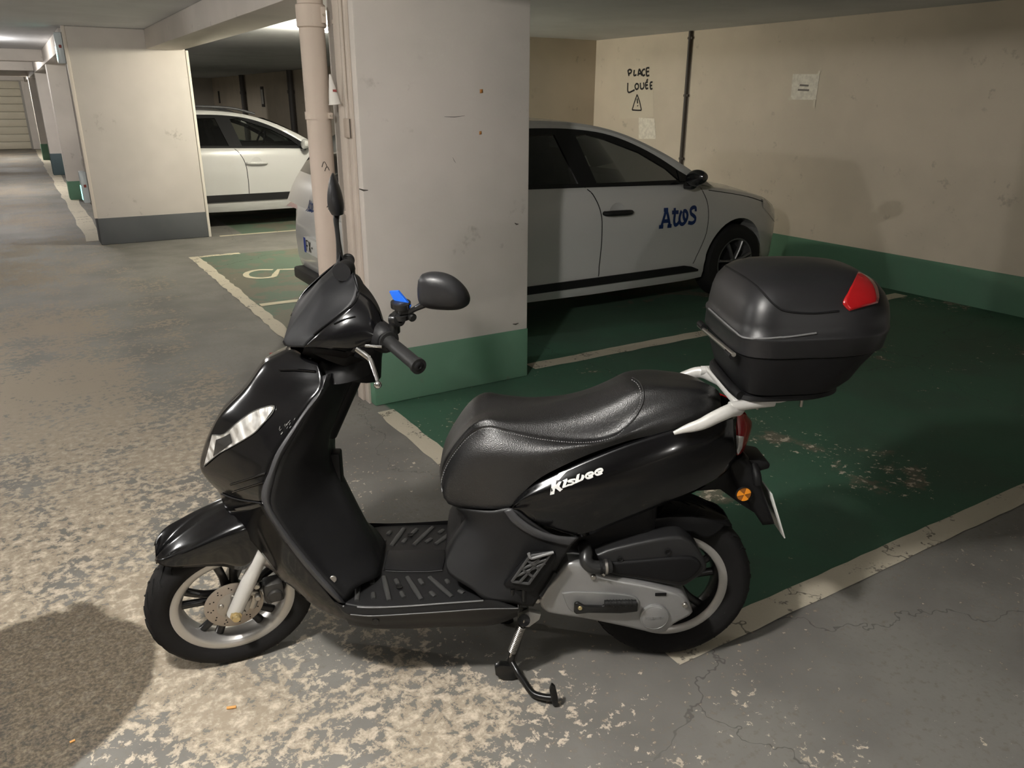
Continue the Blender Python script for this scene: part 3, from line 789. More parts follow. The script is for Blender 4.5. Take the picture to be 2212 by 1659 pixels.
# recess and folded passenger footpeg with its lattice
fp = [(1087, 1257), (1093, 1250), (1140, 1196), (1150, 1190), (1197, 1188), (1201, 1192), (1200, 1202), (1153, 1269), (1143, 1272), (1092, 1262)]
ft = .187
pegplate = sprism('footpeg', [(u, v, ft-.012) for u, v in fp], (0, .016, 0), MATTE, under, bev=.004)
ins = [(1108, 1256), (1146, 1202), (1190, 1192), (1187, 1204), (1142, 1260)]
sprism('footpeg_recess', [(u, v, ft+.0045) for u, v in ins], (0, .001, 0), mat('hole_black', (.003, .003, .003), .9), under, bev=0)  # flat sheet on the peg, the recess's shade painted near-black
for q in ((1106, 1256, 1142, 1261), (1106, 1256, 1145, 1201), (1145, 1201, 1192, 1193), (1192, 1193, 1142, 1261), (1128, 1228, 1152, 1247), (1140, 1211, 1165, 1230), (1122, 1259, 1165, 1208), (1116, 1244, 1178, 1216), (1128, 1228, 1180, 1208), (1150, 1216, 1172, 1199)):
    stube('lattice_bar', [(q[0], q[1], ft+.008), (q[2], q[3], ft+.008)], .0042, mat('lattice_grey', (.05, .05, .05), .4), under, n=6)
stube('footpeg_lip', [(1142, 1195, ft+.010), (1147, 1206, ft+.012), (1160, 1203, ft+.012), (1196, 1193, ft+.012)], .0045, mat('pale_edge_grey', (.16, .16, .16), .35), under, n=8, res=14)
for u in (1107, 1131):
    stube('footpeg_hinge', [(u, 1272, ft-.004), (u, 1298, ft-.004)], .006, BLKMET, under, n=10)
sprism('footpeg_bracket', [(u, v, ft-.012) for u, v in ((1110, 1272), (1128, 1272), (1128, 1297), (1110, 1297))], (0, .01, 0), MATTE, under)

# ------------------------------------------------------------------ gloss side panel with lettering
UP = [(1106, 1096, .152), (1112, 1081, .150), (1146, 1051, .148), (1202, 1022, .146), (1272, 990, .145), (1361, 955, .142), (1463, 926, .135), (1519, 918, .122), (1570, 900, .105), (1590, 900, .085)]
CR = [(1107, 1097, .155), (1122, 1090, .160), (1165, 1081, .166), (1230, 1075, .172), (1290, 1067, .175), (1370, 1052, .172), (1450, 1030, .162), (1510, 1008, .148), (1560, 986, .125), (1592, 975, .100)]
LO = [(1107, 1098, .153), (1122, 1108, .154), (1146, 1126, .154), (1184, 1143, .152), (1251, 1161, .145), (1325, 1133, .140), (1414, 1097, .130), (1502, 1062, .115), (1565, 1023, .10), (1588, 994, .09)]
MU = [(a[0]*.5+b_[0]*.5, a[1]*.5+b_[1]*.5, max(a[2], b_[2])*.5+min(a[2], b_[2])*.5+.008) for a, b_ in zip(UP, CR)]
ML = [(a[0]*.5+b_[0]*.5, a[1]*.5+b_[1]*.5, max(a[2], b_[2])*.5+min(a[2], b_[2])*.5+.006) for a, b_ in zip(CR, LO)]
panel = skin('side_panel', [UP, MU, CR, ML, LO], GLOSS, n=44, k=5, thick=.003, mirror='sep')
# tail: closes the back between both sides
TL = [(1590, 900, .085), (1594, 935, .088), (1594, 965, .088), (1588, 994, .085)]
def off(c, ds, t):
    return [(B.pt(q).x+ds, t, B.pt(q).z) for q in c]
tailc = skin('tail_cover', [TL, off(TL, .018, .05), off(TL, .026, 0)], GLOSS, n=12, k=4)
skin('tail_underside', [[(1251, 1161, .143), (1325, 1133, .138), (1414, 1097, .128), (1502, 1062, .113), (1565, 1023, .098), (1588, 994, .085)],
     [(.40, 0, .47), (.48, 0, .50), (.58, 0, .545), (.68, 0, .585), (.76, 0, .625), (.80, 0, .65)]], MATTE, n=20, k=4)
hitP = caster([panel], .0015)
# lettering: bold slanted letters laid on the panel, traced in a 13.8x enlargement
KZ = lambda ps: [(1170+x/13.825, 990+y/13.825) for x, y in ps]
def kpoly(name, pts):
    pp = KZ(pts); q = []
    for (x0, y0), (x1, y1) in zip(pp, pp[1:]+pp[:1]):
        for i in range(3): q.append((x0+(x1-x0)*i/3, y0+(y1-y0)*i/3))
    bm = bmesh.new(); hs = [hitP(x, y) for x, y in q]
    f = bm.faces.new([bm.verts.new(h_) for h_ in hs if h_]); bmesh.ops.triangulate(bm, faces=[f])
    return finish(bm, name, LETW, panel, smooth=False)
def kis(strokes, wd, name):
    bm = bmesh.new()
    for st in strokes:
        pts = crv([(a, b_, 0) for a, b_ in KZ(st)], max(6, len(st)*4)); w_ = wd/13.825
        rows = []
        for i, p in enumerate(pts):
            d = (pts[min(i+1, len(pts)-1)]-pts[max(i-1, 0)]).normalized(); nn = Vector((-d.y, d.x, 0))*w_/2
            a_, b2 = hitP(p.x+nn.x, p.y+nn.y), hitP(p.x-nn.x, p.y-nn.y)
            if a_ and b2: rows.append([a_, b2])
        if len(rows) > 1: grid_into(bm, rows)
    return finish(bm, name, LETW, panel)
kpoly('letter_k', [(315, 690), (435, 678), (425, 800), (520, 700), (600, 690), (530, 830), (580, 890), (640, 910), (545, 990), (430, 900), (400, 905), (375, 1060), (250, 1090)])
kpoly('letter_swoosh', [(400, 660), (450, 540), (520, 450), (640, 395), (800, 345), (960, 300), (760, 390), (700, 450), (600, 560), (520, 650)])
kpoly('letter_i', [(620, 670), (760, 600), (775, 650), (715, 810), (990, 715), (1000, 755), (640, 885), (610, 870), (665, 695)])
kis([[(1010, 625), (870, 650), (790, 695), (890, 700), (960, 720), (900, 775), (770, 800)]], 52, 'letter_s')
kpoly('letter_b', [(1060, 490), (1140, 455), (1105, 640), (1150, 640), (1180, 580), (1200, 490), (1265, 500), (1280, 570), (1230, 650), (1010, 750), (985, 720)])
for dx, dy in ((0, 0), (278, -103)):
    kis([[(1390+dx, 525+dy), (1530+dx, 475+dy), (1520+dx, 425+dy), (1450+dx, 425+dy), (1350+dx, 480+dy), (1320+dx, 550+dy), (1370+dx, 590+dy), (1450+dx, 575+dy), (1530+dx, 530+dy)]], 62, 'letter_e')
# ------------------------------------------------------------------ seat
C4 = [(966, 1086, 0), (952, 1047, 0), (950, 1009, 0), (960, 981, 0), (988, 937, 0), (1020, 903, 0), (1045, 890, 0), (1072, 884, 0), (1117, 881, 0), (1167, 875, 0), (1237, 860, 0), (1290, 845, 0), (1326, 831, 0), (1355, 820, 0), (1400, 817, 0), (1449, 818, 0), (1502, 822, 0), (1530, 830, 0), (1550, 842, 0), (1557, 856, 0)]
C3 = [(968, 1088, .058), (954, 1050, .062), (953, 1012, .066), (963, 986, .07), (990, 946, .076), (1022, 913, .082), (1050, 901, .086), (1080, 904, .086), (1125, 908, .086), (1170, 909, .086), (1237, 903, .086), (1290, 890, .086), (1335, 868, .082), (1375, 846, .078), (1420, 839, .075), (1460, 839, .07), (1505, 842, .063), (1533, 848, .052), (1551, 857, .028), (1557, 864, 0)]
C2 = [(972, 1090, 0.0765), (956, 1058, 0.0783), (954, 1034, 0.081), (966, 999, 0.0864), (990, 963, 0.093), (1022, 930, 0.102), (1054, 920, 0.109), (1096, 928, 0.113), (1167, 942, 0.116), (1237, 949, 0.118), (1290, 947, 0.118), (1330, 933, 0.116), (1372, 901, 0.109), (1420, 879, 0.102), (1470, 868, 0.094), (1515, 863, 0.0792), (1540, 863, 0.0522), (1557, 870, 0)]
C1 = [(978, 1092, 0.097), (962, 1080, 0.102), (963, 1060, 0.108), (988, 1030, 0.12), (1020, 1000, 0.134), (1060, 985, 0.146), (1110, 985, 0.154), (1167, 980, 0.158), (1237, 966, 0.158), (1300, 955, 0.157), (1361, 934, 0.153), (1414, 914, 0.142), (1470, 899, 0.13), (1515, 885, 0.108), (1543, 876, 0.068), (1558, 876, 0)]
C0 = [(985, 1095, .092), (1000, 1097, .104), (1040, 1099, .126), (1085, 1099, .141), (1103, 1094, .147), (1118, 1076, .148), (1160, 1037, .148), (1202, 1013, .147), (1273, 981, .146), (1361, 951, .142), (1414, 939, .138), (1470, 925, .130), (1516, 905, .110), (1545, 889, .07), (1560, 882, 0)]
seat = skin('seat', [C4, C3, C2, C1, C0], LEATH, n=60, k=5, sharp=60)
hitT = caster([seat], .0006)
stl = [(956, 1062), (954, 1036), (966, 999), (990, 963), (1022, 931), (1054, 921), (1096, 929), (1167, 943), (1237, 950), (1290, 948), (1333, 935), (1368, 907), (1387, 873), (1391, 850), (1383, 828), (1366, 816)]
seam('seat_welt', stl, hitT, LEATH, seat, .0026, 90)
st2 = [(a+(-6 if a > 1340 else 0), b_+(6 if a < 1340 else 2)) for a, b_ in stl]
bm = bmesh.new(); pts = [hitT(p.x, p.y) for p in crv([(a, b_, 0) for a, b_ in st2], 240)]
for i in range(0, 238, 2):
    if pts[i] and pts[i+1] and (pts[i]-pts[i+1]).length < .02: tube_into(bm, [pts[i], pts[i+1]], .0012, 4)
tag(finish(bm, 'stitching', THREAD, seat), kind='stuff')
# ------------------------------------------------------------------ grab rail and carrier
def both(pts): return pts+[(a, -b_, c) for a, b_, c in pts[-2::-1]]
rail = stube('grab_rail', both([(.605, .150, .772), (.63, .154, .784), (.67, .156, .798), (.71, .153, .818), (.745, .146, .831), (.775, .122, .826), (.795, .07, .822), (.80, 0, .818)]),
             [.005, .013, .017, .018, .018, .017, .016, .016, .016, .017, .018, .018, .017, .013, .005], RAILM, None, B, 16, 60, .72, (0, 0, 1))
pl = [(.755, .135), (.80, .13), (.88, .122), (.97, .10), (1.0, .06)]
pl = pl+[(a, -b_) for a, b_ in pl[::-1]]
prism('carrier_plate', [flip(Vector((a, b_, .838+.018*max(0, a-.9)/.1))) for a, b_ in pl], (0, 0, .018), RAILM, rail, .005)
for tt in (.13, -.13): stube('carrier_arm', [(.745, tt*1.08, .838), (.80, tt, .842), (.86, tt*.95, .846)], .014, RAILM, rail, n=12, res=8)
for q in ((.83, .10), (.95, .085)): stube('carrier_bolt', [(q[0], q[1], .845), (q[0], q[1], .815)], .004, STEEL, rail, n=8)
# ------------------------------------------------------------------ top case
def rring(s0, s1, w_, z, ef=5.0, er=3.0, n=56, zr=0.0):
    out = []; c = s0+(s1-s0)*.45; af = c-s0; ar = s1-c
    for i in range(n):
        a = 2*PI*i/n; ca, sa = math.cos(a), math.sin(a)
        e = er if ca > 0 else ef; aa = ar if ca > 0 else af
        x = math.copysign(abs(ca)**(2/e), ca)*aa; y = math.copysign(abs(sa)**(2/(e)), sa)*w_
        out.append((c+x, y, z+zr*(c+x-.75)))
    return out
ZS = .03
case = ring_loft('top_case', [rring(.79, 1.02, .155, .872, zr=ZS), rring(.772, 1.04, .170, .876, zr=ZS), rring(.764, 1.07, .180, .90, zr=ZS), rring(.754, 1.09, .190, .935, zr=ZS), rring(.744, 1.120, .198, .972, zr=ZS), rring(.742, 1.125, .199, .978, zr=ZS)], MATTE)
case['label'] = 'matt black top case'
lid = ring_loft('case_lid', [rring(.744, 1.128, .199, .979, zr=ZS), rring(.738, 1.136, .205, .984, zr=ZS), rring(.739, 1.142, .206, 1.020, zr=ZS), rring(.737, 1.144, .208, 1.024, zr=ZS), rring(.737, 1.145, .208, 1.031, zr=ZS), rring(.742, 1.144, .204, 1.036, zr=ZS),
       rring(.744, 1.142, .202, 1.060, zr=ZS*.8), rring(.748, 1.136, .197, 1.09, zr=ZS*.6), rring(.756, 1.122, .188, 1.118, zr=ZS*.4), rring(.770, 1.102, .172, 1.142, 4.5, 3, zr=ZS*.3), rring(.785, 1.08, .152, 1.156, 4.2, 3, zr=ZS*.2), rring(.81, 1.06, .12, 1.169, 4, 3, zr=.0), rring(.85, 1.01, .075, 1.178, 3.5, 3, zr=0), rring(.90, .96, .03, 1.182, 3, 3, zr=0)], mat('case_lid_plastic', (.014, .014, .015), .38, bump=(1100, .10), spec=.5), case, sharp=50)
hitL = caster([lid, case], .0015)
seam('lid_bead', [(1532, 667), (1562, 694), (1595, 722), (1609, 729), (1645, 732), (1705, 727), (1763, 719)], hitL, mat('pale_edge_grey', (.16, .16, .16), .35), case, .0022, 40)
seam('lid_crease', [(1563, 572), (1590, 588), (1617, 605), (1640, 624), (1669, 655), (1693, 671), (1753, 677), (1812, 672)], hitL, MATTE, case, .0025, 50)
redr = sticker('case_reflector', ([(1852, 590), (1846, 604), (1832, 630), (1820, 655), (1833, 672)], [(1855, 591), (1876, 602), (1890, 618), (1896, 640), (1893, 655)]), hitL, RED, case, 16, 8, extra=.003)
redr.modifiers.new('thickness', 'SOLIDIFY').thickness = .006
stube('hinge_pin', [(.732, -.155, .968), (.731, 0, .976), (.732, .165, .984)], .0055, STEEL, case, n=10)
for tt in (.135, -.125): stube('hinge_barrel', [(.732, tt-.022, .976), (.732, tt+.022, .977)], .009, MATTE, case, n=10)
ring_loft('case_foot', [rring(.765, 1.03, .150, .852, zr=ZS), rring(.755, 1.045, .158, .858, zr=ZS), rring(.757, 1.043, .156, .868, zr=ZS), rring(.775, 1.02, .145, .874, zr=ZS)], MATTE, case)
stube('case_front_lip', [(.800, -.14, .868), (.768, -.10, .872), (.758, 0, .875), (.758, .10, .873), (.768, .14, .868)], .012, MATTE, case, n=10, res=24)
sbox('case_latch', (1.105, -.04, .955), (1.14, .04, .985), MATTE, case, .006)
# ------------------------------------------------------------------ tail light, indicator, plate holder
hitTail = caster([panel, tailc], .002)
tl = skin('tail_light', [[(1586, 893, .080), (1581, 915, .094), (1580, 940, .098), (1581, 965, .097), (1593, 984, .088)],
                    [(1600, 893, .06), (1602, 915, .07), (1603, 940, .072), (1602, 962, .070), (1600, 980, .066)],
                    [(1612, 896, .03), (1618, 915, .03), (1618, 935, .03), (1612, 960, .03), (1602, 980, .03)],
                    [(1612, 894, .0), (1624, 912, .0), (1622, 934, .0), (1612, 962, .0), (1602, 982, .0)]], RED, n=14, k=5)
hitQ = caster([tl], .0015)
sticker('indicator_lens', ([(1581, 936), (1590, 940), (1606, 943)], [(1582, 966), (1592, 982), (1602, 968)]), hitQ, BOWL, tl, 12, 6)
ph = skin('plate_holder', [[(.785, .055, .64), (.80, .055, .60), (.825, .058, .555), (.865, .06, .50), (.90, .06, .45)],
                   [(.81, .062, .655), (.835, .068, .63), (.862, .072, .585), (.895, .074, .52), (.925, .072, .46)],
                   [(.83, .04, .66), (.852, .045, .64), (.878, .05, .59), (.905, .055, .52), (.932, .055, .455)],
                   [(.83, .0, .66), (.852, 0, .64), (.878, 0, .59), (.905, 0, .52), (.932, 0, .455)]], MATTE, n=18, k=4, thick=.003)
sprism('plate_bracket', [(1580, 992, .05), (1640, 994, .05), (1658, 997, .05), (1665, 1004, .05), (1662, 1013, .05), (1640, 1019, .05), (1600, 1028, .05)], (0, -.10, 0), MATTE, ph, bev=.005)  # flat wedge bracket above the plate, not a lamp
sprism('plate_holder_web', [(1500, 1062, .03), (1586, 994, .03), (1640, 1000, .03), (1645, 1050, .03), (1632, 1110, .03), (1600, 1090, .03), (1556, 1058, .03)], (0, -.06, 0), MATTE, ph, bev=.004)
# the white plate, tilted, hung at the back
pc = Vector((.928, 0, .50)); pdir = Vector((.36, 0, -.93)).normalized()
bm = bmesh.new()
prism_into(bm, [flip(pc+pdir*a+Vector((0, b_, 0))) for a, b_ in ((-.055, -.07), (-.055, .07), (.095, .07), (.095, -.07))], flip(Vector((.93, 0, .36))*.004), .001)
finish(bm, 'number_plate', WPLATE, ph)
rc = Vector(B.P(1607, 1068, .078))
slathe('side_reflector', disc_prof(.021, .006, .002), rc-Vector((0, .006, 0)), (0, 1, 0), AMBD, ph, n=28)
for i in range(3):
    a = 2*PI*i/3+.0; 
    bm = bmesh.new()
    prism_into(bm, [flip(rc+Vector((math.cos(x)*r_, .0004, math.sin(x)*r_))) for x, r_ in [(0, 0.001)]+[(a+PI/12+PI/3*q/5-.0, .0195) for q in range(6)]], flip(Vector((0, .0012, 0))))
    finish(bm, 'reflector_facet', AMBER, ph)
slathe('reflector_ring', [(.0215, -.004), (.0235, -.002), (.0235, .001), (.0215, .002)], rc, (0, 1, 0), MATTE, ph, n=28)
stube('plate_holder_stay', [(.86, .04, .63), (.862, .07, .61), (.866, .075, .585)], .012, MATTE, ph, n=10, res=8)
# ------------------------------------------------------------------ engine side
def blob(name, px, t, m, depth=.06, rnd=.012, parent=None, steps=4, bulge=0.0):
    ring = [B.P(u, v, t) for u, v in px]; ring = crv(ring+[ring[0]], 65)[:-1]
    c = sum(ring, Vector())/len(ring); rows = []
    def scaled(d, tt):
        out = []
        for i, p in enumerate(ring):
            nx = ring[(i+1) % 64]-ring[i-1]; nn = Vector((nx.z, 0, -nx.x)).normalized()
            if nn.dot(p-c) < 0 and False: nn = -nn
            out.append(Vector((p.x, tt, p.z))-nn*d*sgn)
        return out
    area = sum(ring[i].x*ring[(i+1) % 64].z-ring[(i+1) % 64].x*ring[i].z for i in range(64)); sgn = 1 if area > 0 else -1
    rows.append(scaled(0, t-depth)); rows.append(scaled(0, t-rnd))
    for q in range(1, steps+1):
        a = PI/2*q/steps; rows.append(scaled(rnd*(1-math.cos(a)), t-rnd+rnd*math.sin(a)))
    return ring_loft(name, rows, m, parent)
gear_px = [(1162, 1300), (1165, 1287), (1183, 1263), (1207, 1240), (1218, 1225), (1230, 1216), (1264, 1219), (1290, 1240), (1330, 1250), (1397, 1262), (1450, 1275), (1478, 1287), (1494, 1311), (1497, 1329), (1463, 1348), (1450, 1357), (1442, 1367), (1423, 1371), (1397, 1368), (1357, 1359), (1263, 1340), (1183, 1327), (1168, 1314)]
gear = blob('engine_cover', gear_px, .140, SILV, .08, .014, bulge=.002)
recess = blob('cover_recess', [(1214, 1282), (1245, 1279), (1330, 1283), (1372, 1290), (1382, 1303), (1376, 1322), (1300, 1325), (1238, 1322), (1228, 1315)], .1455, mat('recess_silver', (.24, .24, .235), .4, .35), .006, .003, gear)
slathe('cover_badge', [(1e-5, .004), (.034, .004), (.0365, .0025), (.0375, .0035), (.040, .002), (.040, -.012)], B.P(1414, 1333, .146), (0, 1, 0), SILV, gear, n=40)
bm = bmesh.new(); bc = B.P(1414, 1336, .1505)
_E = [[(.7, 0), (0, 0), (0, 1), (.7, 1)], [(0, .5), (.6, .5)]]
for i, sts in enumerate(([[(0, 0), (0, 1), (.7, 1), (.7, .5), (0, .5)]], _E, [[(0, 1), (0, 0), (.7, 0), (.7, 1)]], [[(.7, 1), (0, 1), (0, 0), (.7, 0), (.7, .5), (.4, .5)]], _E, [[(0, 0), (.7, 0), (.7, 1), (0, 1), (0, 0)]], [[(0, 1), (.7, 1)], [(.35, 1), (.35, 0)]])):
    for st in sts: tube_into(bm, [flip(bc+Vector((-.0265+i*.0077+a*.0077, 0, (b_-.5)*.008))) for a, b_ in st], .0007, 4)
tag(finish(bm, 'badge_lettering', SILV, gear), kind='stuff')
kick = sprism('kick_lever', [(u, v, .152) for u, v in ((1240, 1300), (1248, 1297), (1262, 1305), (1300, 1306), (1312, 1298), (1372, 1295), (1377, 1300), (1376, 1316), (1340, 1320), (1270, 1319), (1244, 1322), (1239, 1318))], (0, .012, 0), BLKMET, gear, bev=.003)
stube('kick_pedal', [(1306, 1303, .172), (1374, 1302, .172)], .0085, GRIPM, gear, n=12)
for i in range(9):
    u = 1312+i*6.6; slathe('pedal_ridge', [(.0080, -.0012), (.0100, -.0008), (.0100, .0008), (.0080, .0012)], B.P(u, 1303-.1*i, .172), (1, 0, 0), GRIPM, gear, n=12)
slathe('kick_bolt', disc_prof(.006, .006, .001), B.P(1253, 1312, .162), (0, 1, 0), BRASS, gear, n=12)
sbox('cover_plate', tuple(B.P(1415, 1288, .143)-Vector((0, .002, 0))), tuple(B.P(1440, 1281, .143)+Vector((0, 0, 0))), MATTE, gear, .001)
for u, v in ((1280, 1240), (1160, 1290), (1477, 1300)):
    slathe('cover_bolt', disc_prof(.008, .02, .002), B.P(u, v, .128), (0, 1, 0), STEEL, gear, n=12)
air_px = [(1288, 1199), (1317, 1188), (1370, 1175), (1423, 1164), (1453, 1160), (1474, 1160), (1498, 1175), (1525, 1215), (1527, 1231), (1503, 1252), (1477, 1268), (1463, 1268), (1370, 1252), (1317, 1243), (1300, 1225)]
air = blob('air_filter_box', air_px, .132, DARKG, .09, .010, bulge=.0)
blob('filter_box_face', [(1322, 1216), (1350, 1214), (1420, 1208), (1470, 1204), (1500, 1206), (1516, 1222), (1500, 1245), (1475, 1260), (1460, 1260), (1372, 1246), (1322, 1238)], .140, MATTE, .02, .008, air)
for u, v in ((1339, 1208), (1442, 1191), (1501, 1214)):
    slathe('filter_box_hole', [(.0095, .0035), (.008, .0045), (.0065, .004), (.0065, -.002), (1e-5, -.002)], B.P(u, v, .1335), (0, 1, 0), mat('hole_black', (.003, .003, .003), .9), air, n=16)
hose = stube('intake_hose', [(1262, 1180, .10), (1266, 1196, .125), (1266, 1212, .140), (1279, 1224, .148), (1300, 1225, .148), (1318, 1222, .142)], .0185, mat('hose_rubber', (.02, .02, .02), .3), air, n=16, res=22)
for u in (1298, 1309):
    slathe('hose_clamp', [(.0188, -.004), (.0205, -.0035), (.0205, .0035), (.0188, .004)], B.P(u, 1224, .147), (1, .0, .04), STEEL if u > 1300 else MATTE, air, n=20)
stube('clamp_screw', [(1300, 1237, .158), (1306, 1243, .160)], .004, STEEL, air, n=8)
# dark engine and frame core behind the covers
sbox('engine_block', (.30, -.11, .20), (.62, .07, .40), MATTE, None, .03)
stube('rear_shock', [(.62, -.075, .30), (.60, -.07, .56)], .022, BLKMET, None, n=14)
sbox('frame_core', (.06, -.09, .27), (.60, .09, .55), MATTE, None, .03)
# silencer on the far side
stube('silencer', [(.28, -.13, .22), (.42, -.15, .24), (.56, -.16, .28), (.80, -.16, .34)], [.02, .03, .052, .055], BLKMET, None, n=20, res=14)
# hugger over the rear wheel
HS = [(1400, 1098), (1440, 1087), (1470, 1082), (1505, 1085), (1535, 1094), (1555, 1103), (1567, 1113), (1572, 1122)]
skin('rear_hugger', [[(1400, 1150, .072), (1440, 1150, .074), (1498, 1151, .076), (1511, 1159, .076), (1530, 1163, .074), (1550, 1151, .068), (1565, 1134, .055), (1571, 1124, .035)],
                     [(1400, 1122, .074), (1440, 1118, .076), (1480, 1117, .077), (1508, 1119, .076), (1534, 1124, .07), (1552, 1126, .060), (1566, 1124, .045), (1572, 1122, .025)],
                     sil(HS, [.05, .05, .05, .05, .048, .042, .03, .015], B), sil(HS, [.05, .05, .05, .05, .048, .042, .03, .015], B, .006, 0, 0.0)], MATTE, n=24, k=6, thick=.003)
# ------------------------------------------------------------------ centre stand
cs = stube('centre_stand', [(.235, .085, .215), (.225, .10, .16), (.205, .115, .08), (.190, .125, .016)], .013, BLKMET, None, n=12, res=10)
stube('stand_leg', [(.235, -.085, .215), (.225, -.10, .16), (.205, -.115, .08), (.190, -.125, .016)], .013, BLKMET, cs, n=12, res=10)
stube('stand_crossbar', [(.228, -.10, .175), (.228, .10, .175)], .012, BLKMET, cs, n=10)
for sd in (1, -1):
    sprism('stand_foot', [(a, .115*sd, b_) for a, b_ in ((.150, .045), (.165, .055), (.205, .05), (.215, .010), (.200, .001), (.172, .004), (.152, .022))], (0, .024*sd, 0), BLKMET, cs, bev=.003)
ped = stube('stand_pedal', [(.200, .128, .055), (.215, .150, .040), (.235, .185, .030), (.255, .215, .022), (.285, .230, .022), (.312, .238, .026)], .0095, BLKMET, cs, n=10, res=18)
sprism('stand_tang', [(.308, .236, .006), (.322, .236, .010), (.320, .240, .04), (.312, .242, .075), (.302, .242, .085), (.296, .241, .066), (.302, .238, .03)], (0, .014, 0), BLKMET, cs, bev=.003)
# spring: a real coil from the frame lug to the stand
s0, s1 = B.P(1128, 1352, .15), B.P(1106, 1408, .14)
bm = bmesh.new(); dv = (s1-s0); ax = dv.normalized(); e1 = ax.orthogonal().normalized(); e2 = ax.cross(e1); cp = []
for i in range(17*10+1):
    a = 2*PI*i/10; cp.append(flip(s0+dv*(i/170)+(e1*math.cos(a)+e2*math.sin(a))*.0105))
tube_into(bm, cp, .0021, 6)
finish(bm, 'stand_spring', STEEL, cs)
for a_, b_ in ((s0, s0-ax*.022), (s1, s1+ax*.02)): stube('spring_hook', [a_, b_], .003, STEEL, cs, n=8)
sprism('stand_bracket', [(1118, 1325, .10), (1142, 1312, .10), (1168, 1318, .10), (1164, 1330, .10), (1142, 1346, .10), (1126, 1345, .10)], (0, .02, 0), RAILM, None, bev=.003)
stube('stand_pivot', [(1132, 1340, .07), (1132, 1340, .15)], .017, BLKMET, cs, n=16)
# ------------------------------------------------------------------ handlebar cowl, controls, mirrors (turn with the bars)
F = STEER
def px(u, v, t): return (u, v, t)
VS = [(613, 733), (620, 712), (634, 681), (658, 645), (688, 606), (712, 587), (733, 574)]
VT = [.02, .035, .05, .055, .05, .045, .04]
visor = skin('headset_visor', [
    [(656, 750, .088), (681, 722, .105), (729, 685, .112), (766, 653, .108), (774, 630, .098), (770, 605, .084), (762, 589, .07)],
    sil(VS, VT, F), sil(VS, VT, F, .004, -.006, 0.0)],
    mat('visor_black', (.007, .0072, .008), .5, spec=.25), fr=F, n=26, k=6, thick=.003)
visor['label'] = 'dark visor panel of the handlebar cowl'
cowl = skin('headset_cowl', [
    [(774, 628, .100), (801, 648, .112), (818, 672, .125), (826, 692, .14), (832, 708, .155)],
    [(764, 655, .120), (785, 672, .132), (800, 690, .146), (812, 708, .158), (824, 722, .168)],
    [(729, 686, .122), (752, 698, .142), (775, 710, .156), (798, 722, .166), (818, 730, .172)],
    [(690, 718, .115), (712, 730, .138), (738, 742, .152), (768, 746, .16), (800, 738, .166)],
    [(657, 750, .092), (690, 753, .120), (726, 757, .138), (752, 761, .145), (772, 750, .15)],
], GLOSS, fr=F, n=20, k=5, thick=.003, mirror='sep')
# inner cowl face and underside, closing the shell
skin('headset_back', [
    [(762, 589, .075), (774, 628, .100), (801, 648, .112), (818, 672, .125), (832, 708, .155)],
    [(753, 573, .0), (775, 602, .0), (800, 630, .0), (818, 660, .0), (828, 690, .0)]], MATTE, fr=F, n=16, k=5)
skin('headset_underside', [[(657, 750, .092), (690, 753, .120), (726, 757, .138), (752, 761, .145), (772, 750, .15)],
    [(652, 765, .0), (680, 775, .0), (710, 785, .0), (740, 790, .0), (760, 780, .0)]], MATTE, fr=F, n=14, k=4)
stube('instrument_hood', [(738, 588, .045), (748, 580, .0), (742, 592, -.045)], .022, MATTE, visor, F, 16, 10)
skin('headset_neck', [[(671, 761, .06), (700, 775, .075), (740, 790, .075), (786, 800, .05)], [(700, 756, .07), (730, 760, .085), (765, 770, .085), (792, 780, .06)]], MATTE, fr=F, n=12, k=4, mirror='sep')
stube('neck_core', [(-.215, 0, .90), (-.19, 0, .98), (-.175, 0, 1.03)], [.075, .06, .06], MATTE, None, F, 20, 6)
hitC = caster([visor, cowl], .0012)
seam('cowl_gap', [(656, 750), (681, 722), (729, 685), (766, 653), (773, 630)], hitC, GLOSS, cowl, .0028, 30)
seam('cowl_crease', [(722, 700), (745, 690), (768, 684)], hitC, GLOSS, cowl, .002, 14)
# handlebar, grips, switchgear
HBZ = F.P(872, 764, .26)
ga, gb = F.P(838, 736, .185), F.P(905, 792, .335)
bar = stube('handlebar', [(ga.x, -ga.y, ga.z), (ga.x-.02, 0, ga.z+.01), (ga.x, ga.y, ga.z)], .012, BLKMET, None, F, 14, 12)
for sd in (1, -1):
    q0 = Vector((ga.x, ga.y*sd, ga.z)); q1 = Vector((gb.x, gb.y*sd, gb.z)); dv = (q1-q0)
    g = stube('grip', [q0, q0+dv*.05, q0+dv*.1, q0+dv*.5, q0+dv*.93, q0+dv*.94, q1], [.0165, .0165, .0155, .0160, .0160, .0185, .0185], GRIPM, None, F, 20)
    slathe('grip_flange', [(.014, -.004), (.024, -.003), (.024, .004), (.014, .005)], q0+dv*.02, dv, GRIPM, g, F, 22)
    slathe('grip_end', [(.012, 0), (.008, .003), (.004, .003), (.003, .0005), (1e-5, .0005)], q1, dv, MATTE, g, F, 16)
    sw = ring_loft('switch_housing', [[tuple(q0+dv.normalized()*h_+Vector((rx*math.cos(a), 0, rz*math.sin(a)-.004))) for a in (2*PI*i/20 for i in range(20))] for h_, rx, rz in ((-.075, .026, .028), (-.068, .033, .036), (-.03, .034, .037), (-.010, .031, .033), (-.003, .024, .026))], MATTE, None, F)
    stube('lever_perch', [q0+dv.normalized()*-.03+Vector((-.005, 0, -.01)), q0+dv.normalized()*-.045+Vector((-.055, 0, -.02)), q0+dv.normalized()*-.035+Vector((-.072, 0, -.024))], .011, BLKMET, sw, F, 12, 8)
